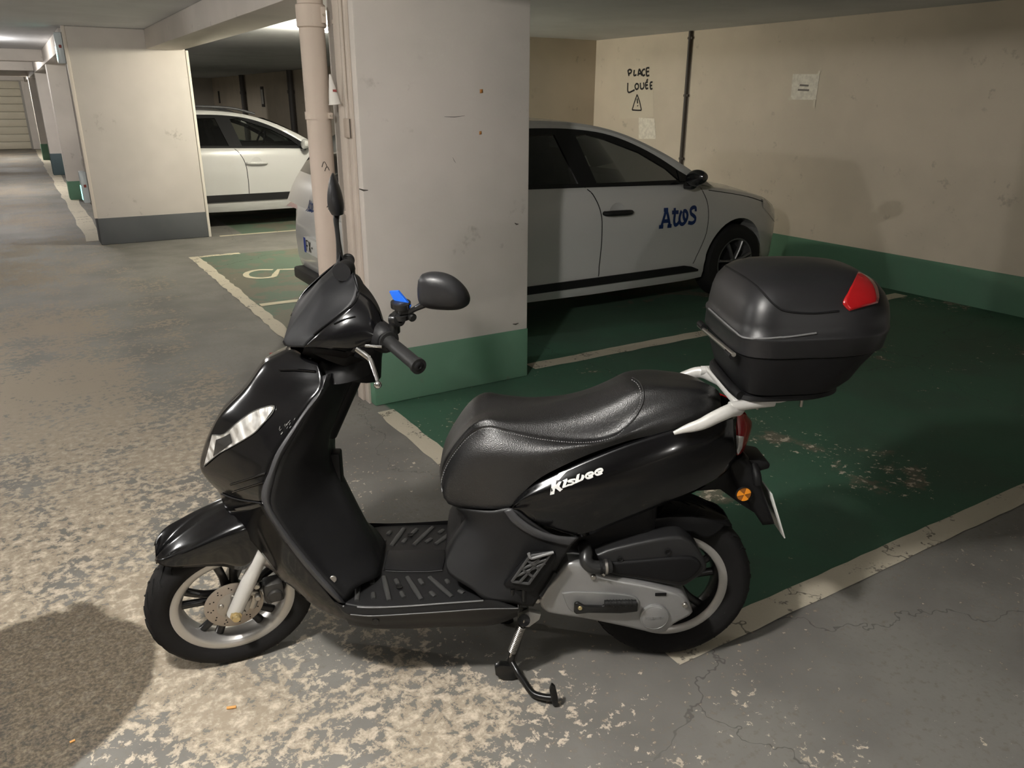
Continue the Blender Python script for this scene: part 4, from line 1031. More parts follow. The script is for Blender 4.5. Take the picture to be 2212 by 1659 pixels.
lv = [(771, 755, .175), (785, 765, .195), (798, 776, .215), (806, 795, .245), (812, 812, .272), (816, 828, .295)]
lev = stube('brake_lever', lv, [.0075, .0080, .0072, .0062, .0058, .0052], CHROME, None, F, 12, 22, .8)
bm = bmesh.new(); bmesh.ops.create_uvsphere(bm, u_segments=18, v_segments=12, radius=.0092, matrix=Matrix.Translation(L((816, 831, .297), F))); finish(bm, 'lever_ball', CHROME, lev, sharp=80)
lw = [F.P(*q) for q in lv]
stube('brake_lever', [(p.x, -p.y, p.z) for p in lw], [.0075, .0080, .0072, .0062, .0058, .0052], CHROME, None, F, 12, 22, .8)
stube('lever_rod', [(790, 747, .17), (826, 749, .20)], .004, CHROME, lev, F, 8)
# mirrors
def mirror(sd):
    # housing: rings stacked from back to face, built around its own centre
    cc = F.P(957, 627, .262)
    c = Vector((cc.x, cc.y*sd, cc.z))
    outl = [(-.0545, .024), (-.046, .036), (-.022, .042), (.005, .039), (.028, .028), (.050, .006), (.059, -.016), (.055, -.033), (.036, -.044), (.004, -.047), (-.036, -.044), (-.053, -.032), (-.057, -.004)]
    X = F.Ri @ Vector((1, .22, 0)).normalized(); Z = Vector((.0, 0, 1)); N = F.Ri @ Vector((.22, -1, -.10)).normalized()
    rings = []
    o2 = crv([(a, b_, 0) for a, b_ in outl]+[(outl[0][0], outl[0][1], 0)], 49)[:-1]
    for sc_, d in ((.30, -.036), (.62, -.032), (.84, -.024), (.96, -.012), (1.0, .0), (1.0, .008), (.97, .012)):
        rings.append([tuple(c+X*(p.x*sc_*1.02)+Z*(p.y*sc_*1.02)+N*d) for p in o2])
    h_ = ring_loft('mirror', rings, mat('mirror_housing', (.013, .013, .014), .42, bump=(800, .08)), None, F)
    rg = [[tuple(c+X*(p.x*sc_)+Z*(p.y*sc_)+N*d) for p in o2] for sc_, d in ((.93, .0118), (.93, .0130), (.5, .0132))]
    ring_loft('mirror_glass', rg, CHROME, h_, F)
    m0 = F.P(903, 664, .235); m1 = F.P(861, 686, .19); m2 = F.P(852, 702, .175)
    fx = lambda p: Vector((p.x, p.y*sd, p.z))
    stube('mirror_stem', [fx(m2), fx(m1), fx(m1.lerp(m0, .5)), fx(m0), c+X*-.040+Z*-.034+N*-.008], [.008, .0078, .0062, .0062, .009], BLKMET, h_, F, 12, 16)
    slathe('mirror_clamp', disc_prof(.013, .034, .004), fx(m2)-Vector((0, 0, .022)), (0, 0, 1), BLKMET, h_, F, 16)
    return h_
mirror(1)
# the far mirror stands upright on a tall stem
def mirror_far():
    t0 = -.30
    prof = [((716, 462), (742, 462)), ((709, 448), (743, 444)), ((707, 425), (739, 421)), ((709, 402), (733, 402)), ((712, 386), (727, 387)), ((717, 374), (721, 375))]
    rings = []
    for i, (a, b_) in enumerate(prof):
        pa, pb = B.P(*a, -.36), B.P(*b_, -.36); c = (pa+pb)/2; r1 = (pb-pa)/2
        wdt = (.040, .052, .058, .055, .042, .018)[i]
        ax2 = (F.R @ Vector((0, 1, 0))); ax2 = Vector((ax2.x*.25, ax2.y, 0)).normalized()
        rings.append([tuple(c+r1*math.cos(q)+ax2*wdt*math.sin(q)) for q in (2*PI*k/24 for k in range(24))])
    rows = []
    for j in range(24):
        rows.append(crv([r[j] for r in rings], 16))
    rings = [[tuple(rows[j][i]) for j in range(24)] for i in range(16)]
    h_ = ring_loft('mirror', rings, mat('mirror_housing', (.013, .013, .014), .42, bump=(800, .08)), None, B)
    stube('mirror_stem', [(728, 458, -.36), (726, 474, -.35), (730, 512, -.30), (734, 556, -.24), (734, 580, -.22)], [.010, .0068, .0068, .009, .011], BLKMET, h_, B, 12, 16)
    p0 = [B.P(*q, -.375) for q in ((738, 455), (738, 430), (733, 405), (726, 388), (731, 420), (735, 450))]
    return h_
mirror_far()
# phone clamp with its blue flap, on the mirror stem
pc_ = F.P(866, 668, .20)
pcl = ring_loft('phone_clamp', [[tuple(pc_+Vector((r_*math.cos(a), r_*math.sin(a), h_))) for a in (2*PI*i/18 for i in range(18))] for r_, h_ in ((.008, -.024), (.020, -.022), (.021, -.010), (.014, -.006), (.015, .004), (.023, .006), (.023, .018), (.017, .021))], BLKMET, None, F)
pcl['label'] = 'black phone clamp with a blue flap'
slathe('clamp_knob', [(.008, -.014), (.016, -.012), (.017, 0), (.016, .012), (.008, .014)], F.P(857, 690, .20), (.3, .8, .3), BLKMET, pcl, F, 16)
slathe('clamp_screw_head', disc_prof(.010, .016, .003), F.P(886, 682, .21), (.2, 1, 0), BLKMET, pcl, F, 12)
bf = [F.P(*q) for q in ((842, 629, .185), (861, 628, .20), (888, 660, .215), (886, 665, .215), (880, 664, .21), (851, 646, .19))]
bm = bmesh.new()
vs = [bm.verts.new(flip(F.out(p))) for p in bf]; bm.faces.new(vs)
bf_ = finish(bm, 'clamp_flap', BLUE, pcl, smooth=False); md = bf_.modifiers.new('thickness', 'SOLIDIFY'); md.thickness = .006; md.offset = 0
sbox('clamp_arm', tuple(pc_+Vector((-.010, -.012, -.006))), tuple(pc_+Vector((.014, .02, .012))), BLKMET, pcl, .003, F)
# ------------------------------------------------------------------ drain pipe, conduits and small things by the pillar
def ray_w(u, v): return _r*(u-1106)-_u*(v-829.5)+_fw*FPX
def onX(u, v, x):
    d = ray_w(u, v); return CAMP+d*(x/d.x)
def onY(u, v, y):
    d = ray_w(u, v); return CAMP+d*(y/d.y)
PIPEM = wall_material('pipe_paint', srgb(214, 198, 184), srgb(204, 190, 176), .4)
PX, PY, PR = 1.323, 4.03, .061
pe = empty('drain_pipe', (PX, PY, 0)); tag(pe, 'thick beige vertical drain pipe beside the near pillar', 'pipe')
tube('pipe_body', [(0, 0, .0), (0, 0, 1.0), (0, 0, CZ)], PR, PIPEM, pe, 28)
tube('pipe_socket', [(0, 0, 1.885), (0, 0, 1.89), (0, 0, 1.985), (0, 0, 1.99)], [PR+.002, PR+.009, PR+.009, PR+.002], PIPEM, pe, 28)
def collar(z, h, ear):
    lathe('pipe_clamp', [(PR, -h), (PR+.005, -h), (PR+.005, h), (PR, h)], (0, 0, z), (0, 0, 1), PIPEM, pe, 28)
    box('clamp_ear', (PR-.035, -PR-.012, z-h*.8), (PR-.010, -PR+.02, z+h*.8), PIPEM, pe, .003)
    tube('clamp_bolt', [(PR-.022, -PR-.024, z), (PR-.022, -PR+.02, z)], .006, mat('painted_bolt', srgb(176, 164, 150), .5), pe, 10)
collar(1.94, .045, 1); collar(1.485, .018, 0); collar(.55, .018, 0)
bm = bmesh.new()
for a in ((-.35, 1.24, .22), (-.15, 1.22, .18), (-.2, 1.04, .1), (-.1, 1.03, .06)):
    pts = []
    for q in range(6):
        an = -PI/2+a[0]+.08*q; pts.append(((PR+.0006)*math.cos(an), (PR+.0006)*math.sin(an), a[1]+a[2]*.12*math.sin(q*.6)))
    tube_into(bm, pts, .0022, 4)
so = finish(bm, 'scuff_mark', mat('scuff_dark', srgb(70, 64, 58), .8), pe); tag(so, kind='stuff')
# vertical trunking on the lane side of the pillar
TRK = wall_material('trunking_paint', srgb(208, 196, 184), srgb(196, 186, 174), .5)
tr = empty('cable_trunking', (1.42, 3.86, 0)); tag(tr, 'beige vertical cable trunking on the lane side of the near pillar', 'trunking')
box('trunk_channel', (-.016, -.075, .0), (0, -.022, CZ), TRK, tr, .003)
box('trunk_cover', (-.028, -.016, .0), (0, .062, CZ), TRK, tr, .004)
tube('conduit', [(-.012, .076, .05), (-.012, .076, 1.2), (-.012, .076, CZ)], .011, TRK, tr, 12)
tube('conduit', [(-.023, -.04, 1.55), (-.023, -.04, CZ)], .008, TRK, tr, 10)
box('junction_box', (-.032, -.07, 1.385), (-.012, .0, 1.475), mat('junction_beige', srgb(186, 172, 158), .5), tr, .004)
tube('box_latch', [(-.024, -.072, 1.387), (-.024, -.072, 1.473)], .0025, mat('scuff_dark', srgb(70, 64, 58), .8), tr, 6)
tube('conduit_tail', [(-.022, -.04, 1.56), (-.022, -.04, 1.475)], .010, TRK, tr, 12)
for z in (1.0, 1.9): box('trunk_clip', (-.026, .064, z), (0, .09, z+.02), TRK, tr, .002)
# rolled paper cone stuck behind the pipe
co = empty('paper_cone', (1.352, 3.855, 1.54)); tag(co, 'white rolled paper cone tucked behind the drain pipe', 'paper')
PAPER = mat('paper_white', srgb(232, 228, 220), .7)
bm = bmesh.new(); lathe_into(bm, [(.004, .135), (.011, .10), (.020, .055), (.029, .0), (.028, .0), (.019, .055), (.009, .10), (.002, .13)], (0, 0, 0), (-.10, .05, 1), 24); finish(bm, 'cone_body', PAPER, co)
bm = bmesh.new(); lathe_into(bm, [(.0265, .05), (.0245, .062)], (0, 0, 0), (-.10, .05, 1), 24, a0=0, a1=1.2)
tube('cone_rim', [(.029*math.cos(a), .029*math.sin(a), .029*math.cos(a)*.1) for a in (2*PI*i/24 for i in range(25))], .002, PAPER, co, 6)
bm.free()
pm = Vector((0, 0, 0))
d_ = (Vector((0, 0, CAMH))-Vector((1.352, 3.855, 1.55))).normalized(); side = d_.cross(Vector((0, 0, 1))).normalized()
pyd('printed_mark', [tuple(d_*.0232+side*a+Vector((0, 0, b_))) for a, b_ in ((-.012, .055), (.006, .056), (.006, .066), (-.011, .066))], [(0, 1, 2, 3)], mat('print_red', srgb(150, 60, 56), .6), co)
# tape scraps and dirt on the pillar face
TAPE = mat('brown_tape', srgb(190, 130, 70), .5)
for i, (u, v, w_, h_, lb) in enumerate(((1040, 197, .018, .020, 'upper scrap of brown tape on the near pillar face'), (1038, 287, .014, .018, 'lower scrap of brown tape on the near pillar face'))):
    p = onY(u, v, 3.7275)
    o = pyd('tape_scrap', [(-w_/2, 0, -h_/2), (w_/2, 0, -h_/2*.8), (w_/2*.9, 0, h_/2), (-w_/2*1.05, 0, h_/2*.85)], [(0, 1, 2, 3)], TAPE); o.location = p
    o.modifiers.new('thickness', 'SOLIDIFY').thickness = .0008
    tag(o, lb, 'tape', 'tape scraps on the pillar')
# ------------------------------------------------------------------ end wall: writing, papers, dark duct
INK = mat('black_marker', srgb(26, 24, 24), .7)
WX = 6.4165
def wall_strokes(name, strokes, wd, m, parent, x=WX):
    bm = bmesh.new()
    for st in strokes:
        pts = [onX(u, v, x) for u, v in st]
        if len(pts) > 2: pts = crv(pts, len(pts)*4)
        ribbon_into(bm, pts, wd, (-1, 0, 0))
    return finish(bm, name, m, parent)
def zz(ps, ox, oy, k): return [(ox+a/k, oy+b_/k) for a, b_ in ps]
Z5 = lambda ps: zz(ps, 1120, 60, 2.5917)          # strokes traced in a 2.59x enlargement
wt = empty('wall_writing', (0, 0, 0)); tag(wt, 'black handwritten words PLACE LOUÉE above a warning triangle', 'writing')
W_ = .024
for nm, sts in (('letter_p', [[(618, 270), (614, 248), (612, 238)], [(612, 240), (622, 234), (632, 240), (628, 252), (616, 258)]]),
                ('letter_l', [[(648, 236), (646, 266), (660, 264)]]),
                ('letter_a', [[(668, 270), (676, 232), (690, 268)], [(670, 258), (686, 256)]]),
                ('letter_c', [[(708, 232), (696, 236), (690, 252), (698, 268), (708, 262)]]),
                ('letter_e', [[(732, 224), (716, 228), (718, 268), (732, 266)], [(718, 246), (730, 244)]]),
                ('letter_l', [[(612, 308), (614, 360), (650, 348)]]),
                ('letter_o', [[(660, 312), (652, 326), (658, 344), (670, 338), (670, 318), (660, 312)]]),
                ('letter_u', [[(682, 308), (684, 338), (694, 342), (702, 330), (700, 306)]]),
                ('letter_e', [[(724, 304), (712, 308), (714, 340), (726, 338)], [(714, 322), (724, 320)], [(716, 298), (724, 288)]]),
                ('letter_e', [[(750, 304), (738, 308), (740, 342), (750, 340)], [(740, 324), (748, 322)]]),
                ('warning_triangle', [[(664, 374), (650, 414), (636, 460)], [(636, 460), (664, 462), (688, 462)], [(688, 462), (678, 414), (664, 374)]]),
                ('exclamation', [[(664, 396), (667, 424)], [(666, 434), (668, 439)]])):
    big = nm in ('letter_l',) and len(sts[0]) == 3 and sts[0][0][1] > 300
    wall_strokes(nm, [Z5(s_) for s_ in sts], .020 if nm != 'warning_triangle' else .016, INK, wt)
def wall_quad(name, px4, m, th=.0015, x=6.4195, parent=None):
    P_ = [onX(u, v, x) for u, v in px4]; c = sum(P_, Vector())/4
    bm = bmesh.new(); prism_into(bm, [q-c for q in P_], (-th, 0, 0)); o = finish(bm, name, m, parent, smooth=False); o.location = c
    return o
SHEET = mat('old_paper', srgb(236, 230, 216), .7, var=(25, srgb(214, 207, 194)))
pn = wall_quad('wall_notice', ((1713, 160), (1771, 160), (1763, 216), (1708, 215)), SHEET, .002)
tag(pn, 'white printed notice taped on the end wall right of the duct', 'notice')
def on_notice(name, px4, m):
    P_ = [onX(u, v, 6.4160)-pn.location for u, v in px4]; bm = bmesh.new(); bm.faces.new([bm.verts.new(q) for q in P_]); return finish(bm, name, m, pn, smooth=False)
FAINT = mat('faint_print', srgb(120, 114, 108), .7)
on_notice('printed_line', ((1728, 182), (1747, 183), (1746, 187), (1727, 186)), FAINT)
on_notice('printed_line', ((1724, 192), (1748, 193), (1747, 197), (1723, 196)), FAINT)
TAPEC = mat('clear_tape', srgb(206, 196, 176), .4)
for q in (((1768, 153), (1773, 153), (1769, 164), (1765, 164)), ((1757, 214), (1762, 214), (1760, 233), (1756, 232)), ((1703, 210), (1710, 210), (1710, 216), (1702, 216))):
    on_notice('tape_strip', q, TAPEC)
np_ = wall_quad('wall_notice', ((1380, 254), (1414, 256), (1417, 300), (1380, 300)), SHEET, .0018); tag(np_, 'small torn white sheet under the warning triangle', 'notice')
gp = wall_quad('wall_notice', ((1340, 176), (1412, 176), (1412, 252), (1338, 257)), mat('grey_paper', srgb(208, 198, 180), .7), .0012, 6.4198); tag(gp, 'faded grey sheet behind the handwritten words', 'notice')
du = empty('wall_duct', (6.42, 6.81, 0)); tag(du, 'thin dark vertical conduit on the end wall behind the car', 'conduit')
DUCT = mat('dark_duct', srgb(72, 66, 60), .5)
tube('conduit', [(-.022, 0, 0.0), (-.022, .0, 1.2), (-.022, 0, CZ)], .020, DUCT, du, 12)
for z in (.95, 1.62, 2.2): box('conduit_clip', (-.03, -.032, z-.012), (0, .032, z+.012), DUCT, du, .002)
# pipes on the wall far behind the white car
for i, (u, lb) in enumerate(((531, 'dark pipe on the far wall above the white car roof'), (636, 'dark pipe on the far wall next to the drain pipe'))):
    p = onX(u, 200, 6.42); e = empty('wall_pipe', (6.42, p.y, 0)); tag(e, lb, 'pipe', 'far wall pipes')
    tube('pipe_body', [(-.09, 0, 0), (-.09, 0, 1), (-.09, 0, CZ)], .075, mat('dark_pipe', srgb(86, 82, 80), .5), e, 14)
    lathe('pipe_collar', [(.076, -.04), (.09, -.04), (.09, .04), (.076, .04)], (-.09, 0, 1.75), (0, 0, 1), mat('dark_pipe', srgb(86, 82, 80), .5), e, 14)
for u, v, lb in ((568, 209, 'small framed sign on the far wall between the pipes'), (439, 208, 'small dark plate on the far wall near the banded pillar'), (474, 210, 'small dark plate on the far wall above the white car')):
    p = onX(u, v, 6.42); e = empty('wall_sign', p); tag(e, lb, 'sign', 'far wall signs')
    w_ = .15 if u == 568 else .09
    box('sign_frame', (-.02, -w_, -.28 if u == 568 else -.2), (0, w_, .28 if u == 568 else .2), mat('sign_dark', srgb(60, 56, 54), .5), e, .004)
    if u == 568: box('sign_plate', (-.024, -w_*.65, -.2), (-.019, w_*.65, .2), mat('sign_white', srgb(190, 188, 182), .5), e)
# ------------------------------------------------------------------ emergency lights on the banded pillar
CLEAR = mat('box_plastic', srgb(214, 222, 226), .25)
GLOWG = mat('green_glow', (.1, .6, .5), .3, emit=((.25, 1.0, .85), 1.6))
for u, v, h_, lb in ((127, 104, .30, 'emergency light box high on the banded pillar edge'), (176, 404, .34, 'emergency light box low on the banded pillar edge')):
    p = onY(u, v, 10.06); e = empty('emergency_light', (.64, 10.06, p.z)); tag(e, lb, 'light', 'emergency light boxes')
    box('light_housing', (-.10, -.07, -h_/2), (-.03, .07, h_/2), CLEAR, e, .012)
    box('light_back', (-.03, -.06, -h_/2-.01), (0, .06, h_/2+.01), mat('box_grey', srgb(168, 166, 162), .5), e, .006)
    box('glow_panel', (-.104, -.05, -h_*.40), (-.098, .05, h_*.05), GLOWG, e, .002)
    box('test_button', (-.075, -.078, .0), (-.05, -.068, .03), mat('button_red', srgb(150, 70, 60), .5), e, .004)
e = empty('pillar_conduit', (.63, 10.02, 0)); tag(e, 'thin conduit joining the two emergency lights on the banded pillar', 'conduit')
tube('conduit', [(-.02, 0, .68), (-.02, 0, 1.3), (-.02, 0, 2.0)], .012, mat('conduit_grey', srgb(178, 170, 164), .5), e, 8)
tube('cable', [(-.02, 0, .98), (-.045, -.01, .9), (-.03, 0, .82), (-.05, 0, .68)], .007, mat('cable_white', srgb(214, 208, 204), .5), e, 8, 16)
# ------------------------------------------------------------------ litter on the floor
def gpt(u, v):
    d = ray_w(u, v); return CAMP+d*(-CAMH/d.z)
p = gpt(500, 1531); o = tube('cigarette_end', [(-.011, .004, .0045), (0, 0, .0045), (.012, -.004, .0045)], .004, mat('cork_paper', srgb(216, 160, 92), .7), None, 10); o.location = p
tag(o, 'orange cigarette end on the floor below the front wheel', 'cigarette')
p = gpt(157, 1604); o = tube('cigarette_end', [(-.006, 0, .0035), (.006, .002, .0035)], .003, mat('cork_paper', srgb(216, 160, 92), .7), None, 8); o.location = p
tag(o, 'tiny orange scrap at the edge of the dark stain', 'litter')
p = gpt(590, 764); o = pyd('paint_chip', [(-.02, -.01, .002), (.015, -.014, .002), (.026, .004, .0035), (.004, .016, .002), (-.022, .008, .003)], [(0, 1, 2, 3, 4)], mat('red_scrap', srgb(170, 40, 40), .6)); o.location = p
o.modifiers.new('thickness', 'SOLIDIFY').thickness = .002
tag(o, 'small red scrap on the floor left of the scooter cowl', 'litter')

bm = bmesh.new()
for u0, v0, u1, v1, r_ in ((776, 408, 795, 411, .004), (1112, 482, 1120, 484, .004), (1108, 700, 1120, 698, .004), (960, 252, 1004, 250, .0015), (978, 340, 985, 352, .0012)):
    a_, b_ = onY(u0, v0, 3.729), onY(u1, v1, 3.729); tube_into(bm, [a_, (a_+b_)/2+Vector((0, 0, -.004)), b_], [r_*.5, r_, r_*.4], 6)
so = finish(bm, 'scuff_mark', mat('scuff_dark', srgb(70, 64, 58), .8), PIL); tag(so, kind='stuff')
# ------------------------------------------------------------------ cars
CARW = mat('white_car_paint', (.62, .62, .60), .3, coat=.8)
CBLK = mat('car_black_trim', (.012, .012, .013), .5)
CGLOSS = mat('car_black_gloss', (.010, .010, .011), .15, coat=.5)
def glass_mat(name, tint):
    t = NT(name); nt = t.t
    tr = t.n('ShaderNodeBsdfTransparent'); tr.inputs[0].default_value = tint+(1,)
    gl = t.n('ShaderNodeBsdfGlossy'); gl.inputs['Roughness'].default_value = .02
    fr = t.n('ShaderNodeFresnel'); fr.inputs[0].default_value = 1.45
    mx = t.n('ShaderNodeMixShader'); t.link(fr.outputs[0], mx.inputs[0]); t.link(tr.outputs[0], mx.inputs[1]); t.link(gl.outputs[0], mx.inputs[2])
    t.link(mx.outputs[0], nt.nodes['Material Output'].inputs['Surface'])
    return t.m
CGLASS = glass_mat('car_glass', (.74, .79, .75))
DGLASS = glass_mat('dark_car_glass', (.16, .17, .17))
CINT = mat('car_interior', (.014, .014, .016), .8)
CHEAD = mat('car_headlamp', (.55, .55, .54), .12, .4, coat=1.0)
CTAIL = mat('car_taillamp', (.30, .02, .02), .2, coat=.8)
CTYRE = mat('car_tyre', (.012, .012, .012), .8)
CALLOY = mat('car_alloy', (.22, .22, .22), .35, .6)
LOGO = mat('logo_blue', srgb(14, 48, 104), .4)
def car(name, loc, label, kr=1.0, strip_z=(.275, .335), rails=False, mirror_mat=CGLOSS, handle_mat=CBLK, xb=1.74, front_wheel=True, dx=0.0):
    root = empty(name, loc); tag(root, label, 'car', 'white parked cars')
    WD = .866
    fx = lambda x: x if x >= 1.5 else 1.5-(1.5-x)*kr
    ST_ = [(.015, .55, .42, .70, .0), (.05, .68, .34, .80, .0), (.12, .77, .28, .93, 0), (.30, .825, .25, .99, 0), (.6, .852, .22, 1.005, 0), (1.2, .866, .20, .995, 0), (1.8, .866, .19, .985, 0), (2.4, .864, .19, .972, .01), (2.75, .860, .19, .955, .02), (2.95, .857, .20, .930, .04),
           (3.2, .848, .21, .893, .055), (3.45, .830, .21, .850, .06), (3.68, .79, .21, .795, .06), (3.85, .72, .215, .73, .05), (3.96, .62, .22, .66, .04), (4.03, .48, .25, .58, .02), (4.06, .32, .32, .50, .0)]
    keys = ('w', 'zb', 'zt', 'cr')
    xs = [s_[0] for s_ in ST_]
    samp = [i/59*4.045+.015 for i in range(60)]
    def at(x, k):
        for a, b_ in zip(ST_, ST_[1:]):
            if x <= b_[0]: 
                f = (x-a[0])/(b_[0]-a[0]); return a[k]+(b_[k]-a[k])*f
        return ST_[-1][k]
    rows = []
    for x in samp:
        w_, zb, zt, cr = (at(x, k) for k in (1, 2, 3, 4)); h_ = zt-zb
        half = [(w_*.80, zb), (w_-.055, zb+.01), (w_-.028, zb+.06*h_/.7), (w_-.012, zb+.16*h_/.7), (w_-.016, zb+.19*h_/.7), (w_-.002, zb+.36*h_/.7), (w_, zb+.50*h_/.7), (w_-.012, zb+.60*h_/.7), (w_-.028, zt-.035), (w_-.045, zt-.008), (w_-.075, zt+.004), (w_*.55, zt+cr*.75), (w_*.2, zt+cr)]
        ring = [(fx(x), -a, b_) for a, b_ in half]+[(fx(x), a, b_) for a, b_ in half[::-1]]
        rows.append([Vector(q) for q in ring])
    bm = bmesh.new(); V = grid_into(bm, rows, close_u=True); cap(bm, V[0]); cap(bm, V[-1])
    body = finish(bm, 'body', [CARW, CINT], root, sharp=45)
    for p in body.data.polygons:
        c = p.center
        if fx(.42) < c.x < 2.80 and c.z > .93 and abs(c.y) < .79: p.material_index = 1
    # wheel arches cut out of the body
    XF, XR = 3.28, fx(.70)
    bm = bmesh.new()
    for x in (XF, XR):
        for sd in (-1, 1):
            lathe_into(bm, [(1e-5, -.3), (.352, -.3), (.352, .3), (1e-5, .3)], (x, sd*.86, .315), (0, 1, 0), 40)
    bmesh.ops.remove_doubles(bm, verts=bm.verts, dist=1e-4); bmesh.ops.recalc_face_normals(bm, faces=bm.faces)
    me = bpy.data.meshes.new('cut'); bm.to_mesh(me); bm.free(); me.materials.append(CINT); cut = bpy.data.objects.new('cut', me); COL.objects.link(cut); cut.location = loc
    bo = body.modifiers.new('arch', 'BOOLEAN'); bo.object = cut; bo.operation = 'DIFFERENCE'; bo.solver = 'EXACT'
    bpy.context.view_layer.update()
    dg = bpy.context.evaluated_depsgraph_get(); nm = bpy.data.meshes.new_from_object(body.evaluated_get(dg)); body.modifiers.clear(); old = body.data; body.data = nm
    body.data.materials.clear(); body.data.materials.append(CARW); body.data.materials.append(CINT)
    for p in body.data.polygons:
        c = p.center
        inarch = any(((c.x-x)**2+(c.z-.315)**2)**.5 < .350 and abs(c.y) > .5 for x in (XF, XR))
        p.material_index = 1 if (inarch or (fx(.42) < c.x < 2.80 and c.z > .93 and abs(c.y) < .79)) else 0
    bpy.data.objects.remove(cut)
    tree = BVHTree.FromPolygons([v.co.copy() for v in body.data.vertices], [tuple(p.vertices) for p in body.data.polygons])
    def sh(x, z, sd=-1, off_=.002):
        for _k in range(14):
            h_ = tree.ray_cast(Vector((x, sd*3, z)), Vector((0, -sd, 0)))
            if h_[0]: break
            z -= .015
        return (h_[0]+Vector((0, sd*off_, 0))) if h_[0] else Vector((x, sd*.86, z))
    # greenhouse: the side glass lies in a leaning plane
    def hw(z): return .822-(z-.95)*.52
    ROOF = [(2.97, .925), (2.78, 1.055), (2.52, 1.20), (2.2, 1.33), (1.9, 1.398), (1.5, 1.428), (1.1, 1.425), (.75, 1.395), (.45, 1.33), (.26, 1.20), (.13, 1.0)]
    BAND = [(2.76, .972), (2.62, 1.075), (2.38, 1.21), (2.08, 1.322), (1.78, 1.368), (1.4, 1.380), (1.0, 1.368), (.72, 1.325), (.56, 1.22), (.60, 1.02)]
    RO = [(fx(a), b_) for a, b_ in ROOF]; BA = [(fx(a), b_) for a, b_ in BAND]
    S3 = lambda x, z, sd, o_=0: Vector((x, sd*(hw(z)+o_), z))
    for sd in (-1, 1):
        rr_ = crv([S3(x, z, sd) for x, z in RO], 44); bb = crv([S3(x, z, sd) for x, z in BA], 44)
        bm = bmesh.new(); grid_into(bm, [[a, a.lerp(b_, .5)+Vector((0, sd*.012, 0)), b_] for a, b_ in zip(rr_, bb)])
        so_ = finish(bm, 'roof_side', CARW, root)
        # black surround with openings
        b2 = crv([(x, z, 0) for x, z in BA], 40); outer = [(p.x, p.y) for p in b2]
        low = [(outer[-1][0]+(outer[0][0]-outer[-1][0])*i/12, None) for i in range(1, 12)]
        outer += [(x, outer[-1][1]+(outer[0][1]-outer[-1][1])*(x-outer[-1][0])/(outer[0][0]-outer[-1][0])-.012) for x, _ in low]
        f1 = [(xb+.10, 1.005), (xb+.02, 1.325), (xb+.12, 1.335), (2.02, 1.295), (2.30, 1.20), (2.52, 1.08), (2.62, .995)]
        f0 = [(fx(.78), 1.035), (fx(.74), 1.20), (fx(.86), 1.29), (fx(1.05), 1.328), (xb-.16, 1.338), (xb-.06, 1.01)]
        bm = bmesh.new(); edges = []
        for lp in (outer, f1, f0):
            vs = [bm.verts.new(S3(x, z, sd, .006)) for x, z in lp]
            edges += [bm.edges.new((vs[i], vs[(i+1) % len(vs)])) for i in range(len(vs))]
        bmesh.ops.triangle_fill(bm, edges=edges, use_beauty=True)
        fr_ = finish(bm, 'window_frame', CGLOSS, root, smooth=False); fr_.modifiers.new('thickness', 'SOLIDIFY').thickness = .02
        for nm_, lp, gm in (('front_window', f1, CGLASS), ('rear_window', f0, DGLASS)):
            bm = bmesh.new(); bm.faces.new([bm.verts.new(S3(x, z, sd, -.003)) for x, z in lp]); finish(bm, nm_, gm, root, smooth=False)
        # details on the flank
        def rib_(nm_, pts, wd, m, n=30):
            bm = bmesh.new(); q = [sh(p.x, p.y, sd, .0015) for p in crv([(a, b_, 0) for a, b_ in pts], n)]
            ribbon_into(bm, q, wd, (0, sd, 0)); return finish(bm, nm_, m, root)
        rib_('door_gap', [(xb-.02, .985), (xb+.04, .93), (xb+.10, .80), (xb+.115, .60), (xb+.11, .34)], .008, CINT)
        rib_('door_gap', [(2.83, .94), (2.90, .80), (2.91, .60), (2.86, .45), (2.80, .34)], .006, CINT)
        rib_('bonnet_gap', [(2.92, .905), (3.15, .870), (3.4, .825), (3.62, .770)], .007, CINT)
        rib_('fuel_gap', [(fx(.55), .80), (fx(.5), .6), (fx(.6), .4)], .005, CINT)
        bm = bmesh.new(); rows2 = []
        for i in range(24):
            x = fx(1.02)+(2.86-fx(1.02))*i/23; tp = min(1, (23-i)/2+.25)
            z0, z1 = strip_z[0], strip_z[0]+(strip_z[1]-strip_z[0])*tp
            a, b_ = sh(x, z0, sd, .002), sh(x, z1, sd, .002); o_ = Vector((0, sd*.012, 0))
            rows2.append([a, a+o_, b_+o_, b_])
        grid_into(bm, rows2); finish(bm, 'door_strip', CBLK, root)
        a = sh(xb+.13, .80, sd); b_ = sh(xb+.36, .795, sd); n_ = Vector((0, sd*.03, 0))
        hd = tube('door_handle', [a, a+n_*.8, (a+b_)/2+n_, b_+n_*.8, b_], [.016, .021, .021, .021, .016], handle_mat, root, 12, 14)
        lathe('handle_cup', [(1e-5, -.002), (.06, -.001), (.07, .002), (.072, .001)], sh(xb+.245, .80, sd, .001), (0, sd, 0), CARW, root, 24)
        # door mirror
        mp = Vector((2.66, sd*.87, .99)); rg = []
        for i in range(9):
            f = i/8; yy = sd*(.0+.17*f); r_ = math.sin(PI*(.12+.80*f))**.5
            rg.append([mp+Vector((.075*r_*math.cos(a)*(1 if math.cos(a) > 0 else .45)-.01, yy, .062*r_*math.sin(a)+.02+.02*f)) for a in (2*PI*k/18 for k in range(18))])
        bm = bmesh.new(); V = grid_into(bm, rg, close_u=True); cap(bm, V[0]); cap(bm, V[-1]); mo = finish(bm, 'door_mirror', mirror_mat, root, sharp=60)
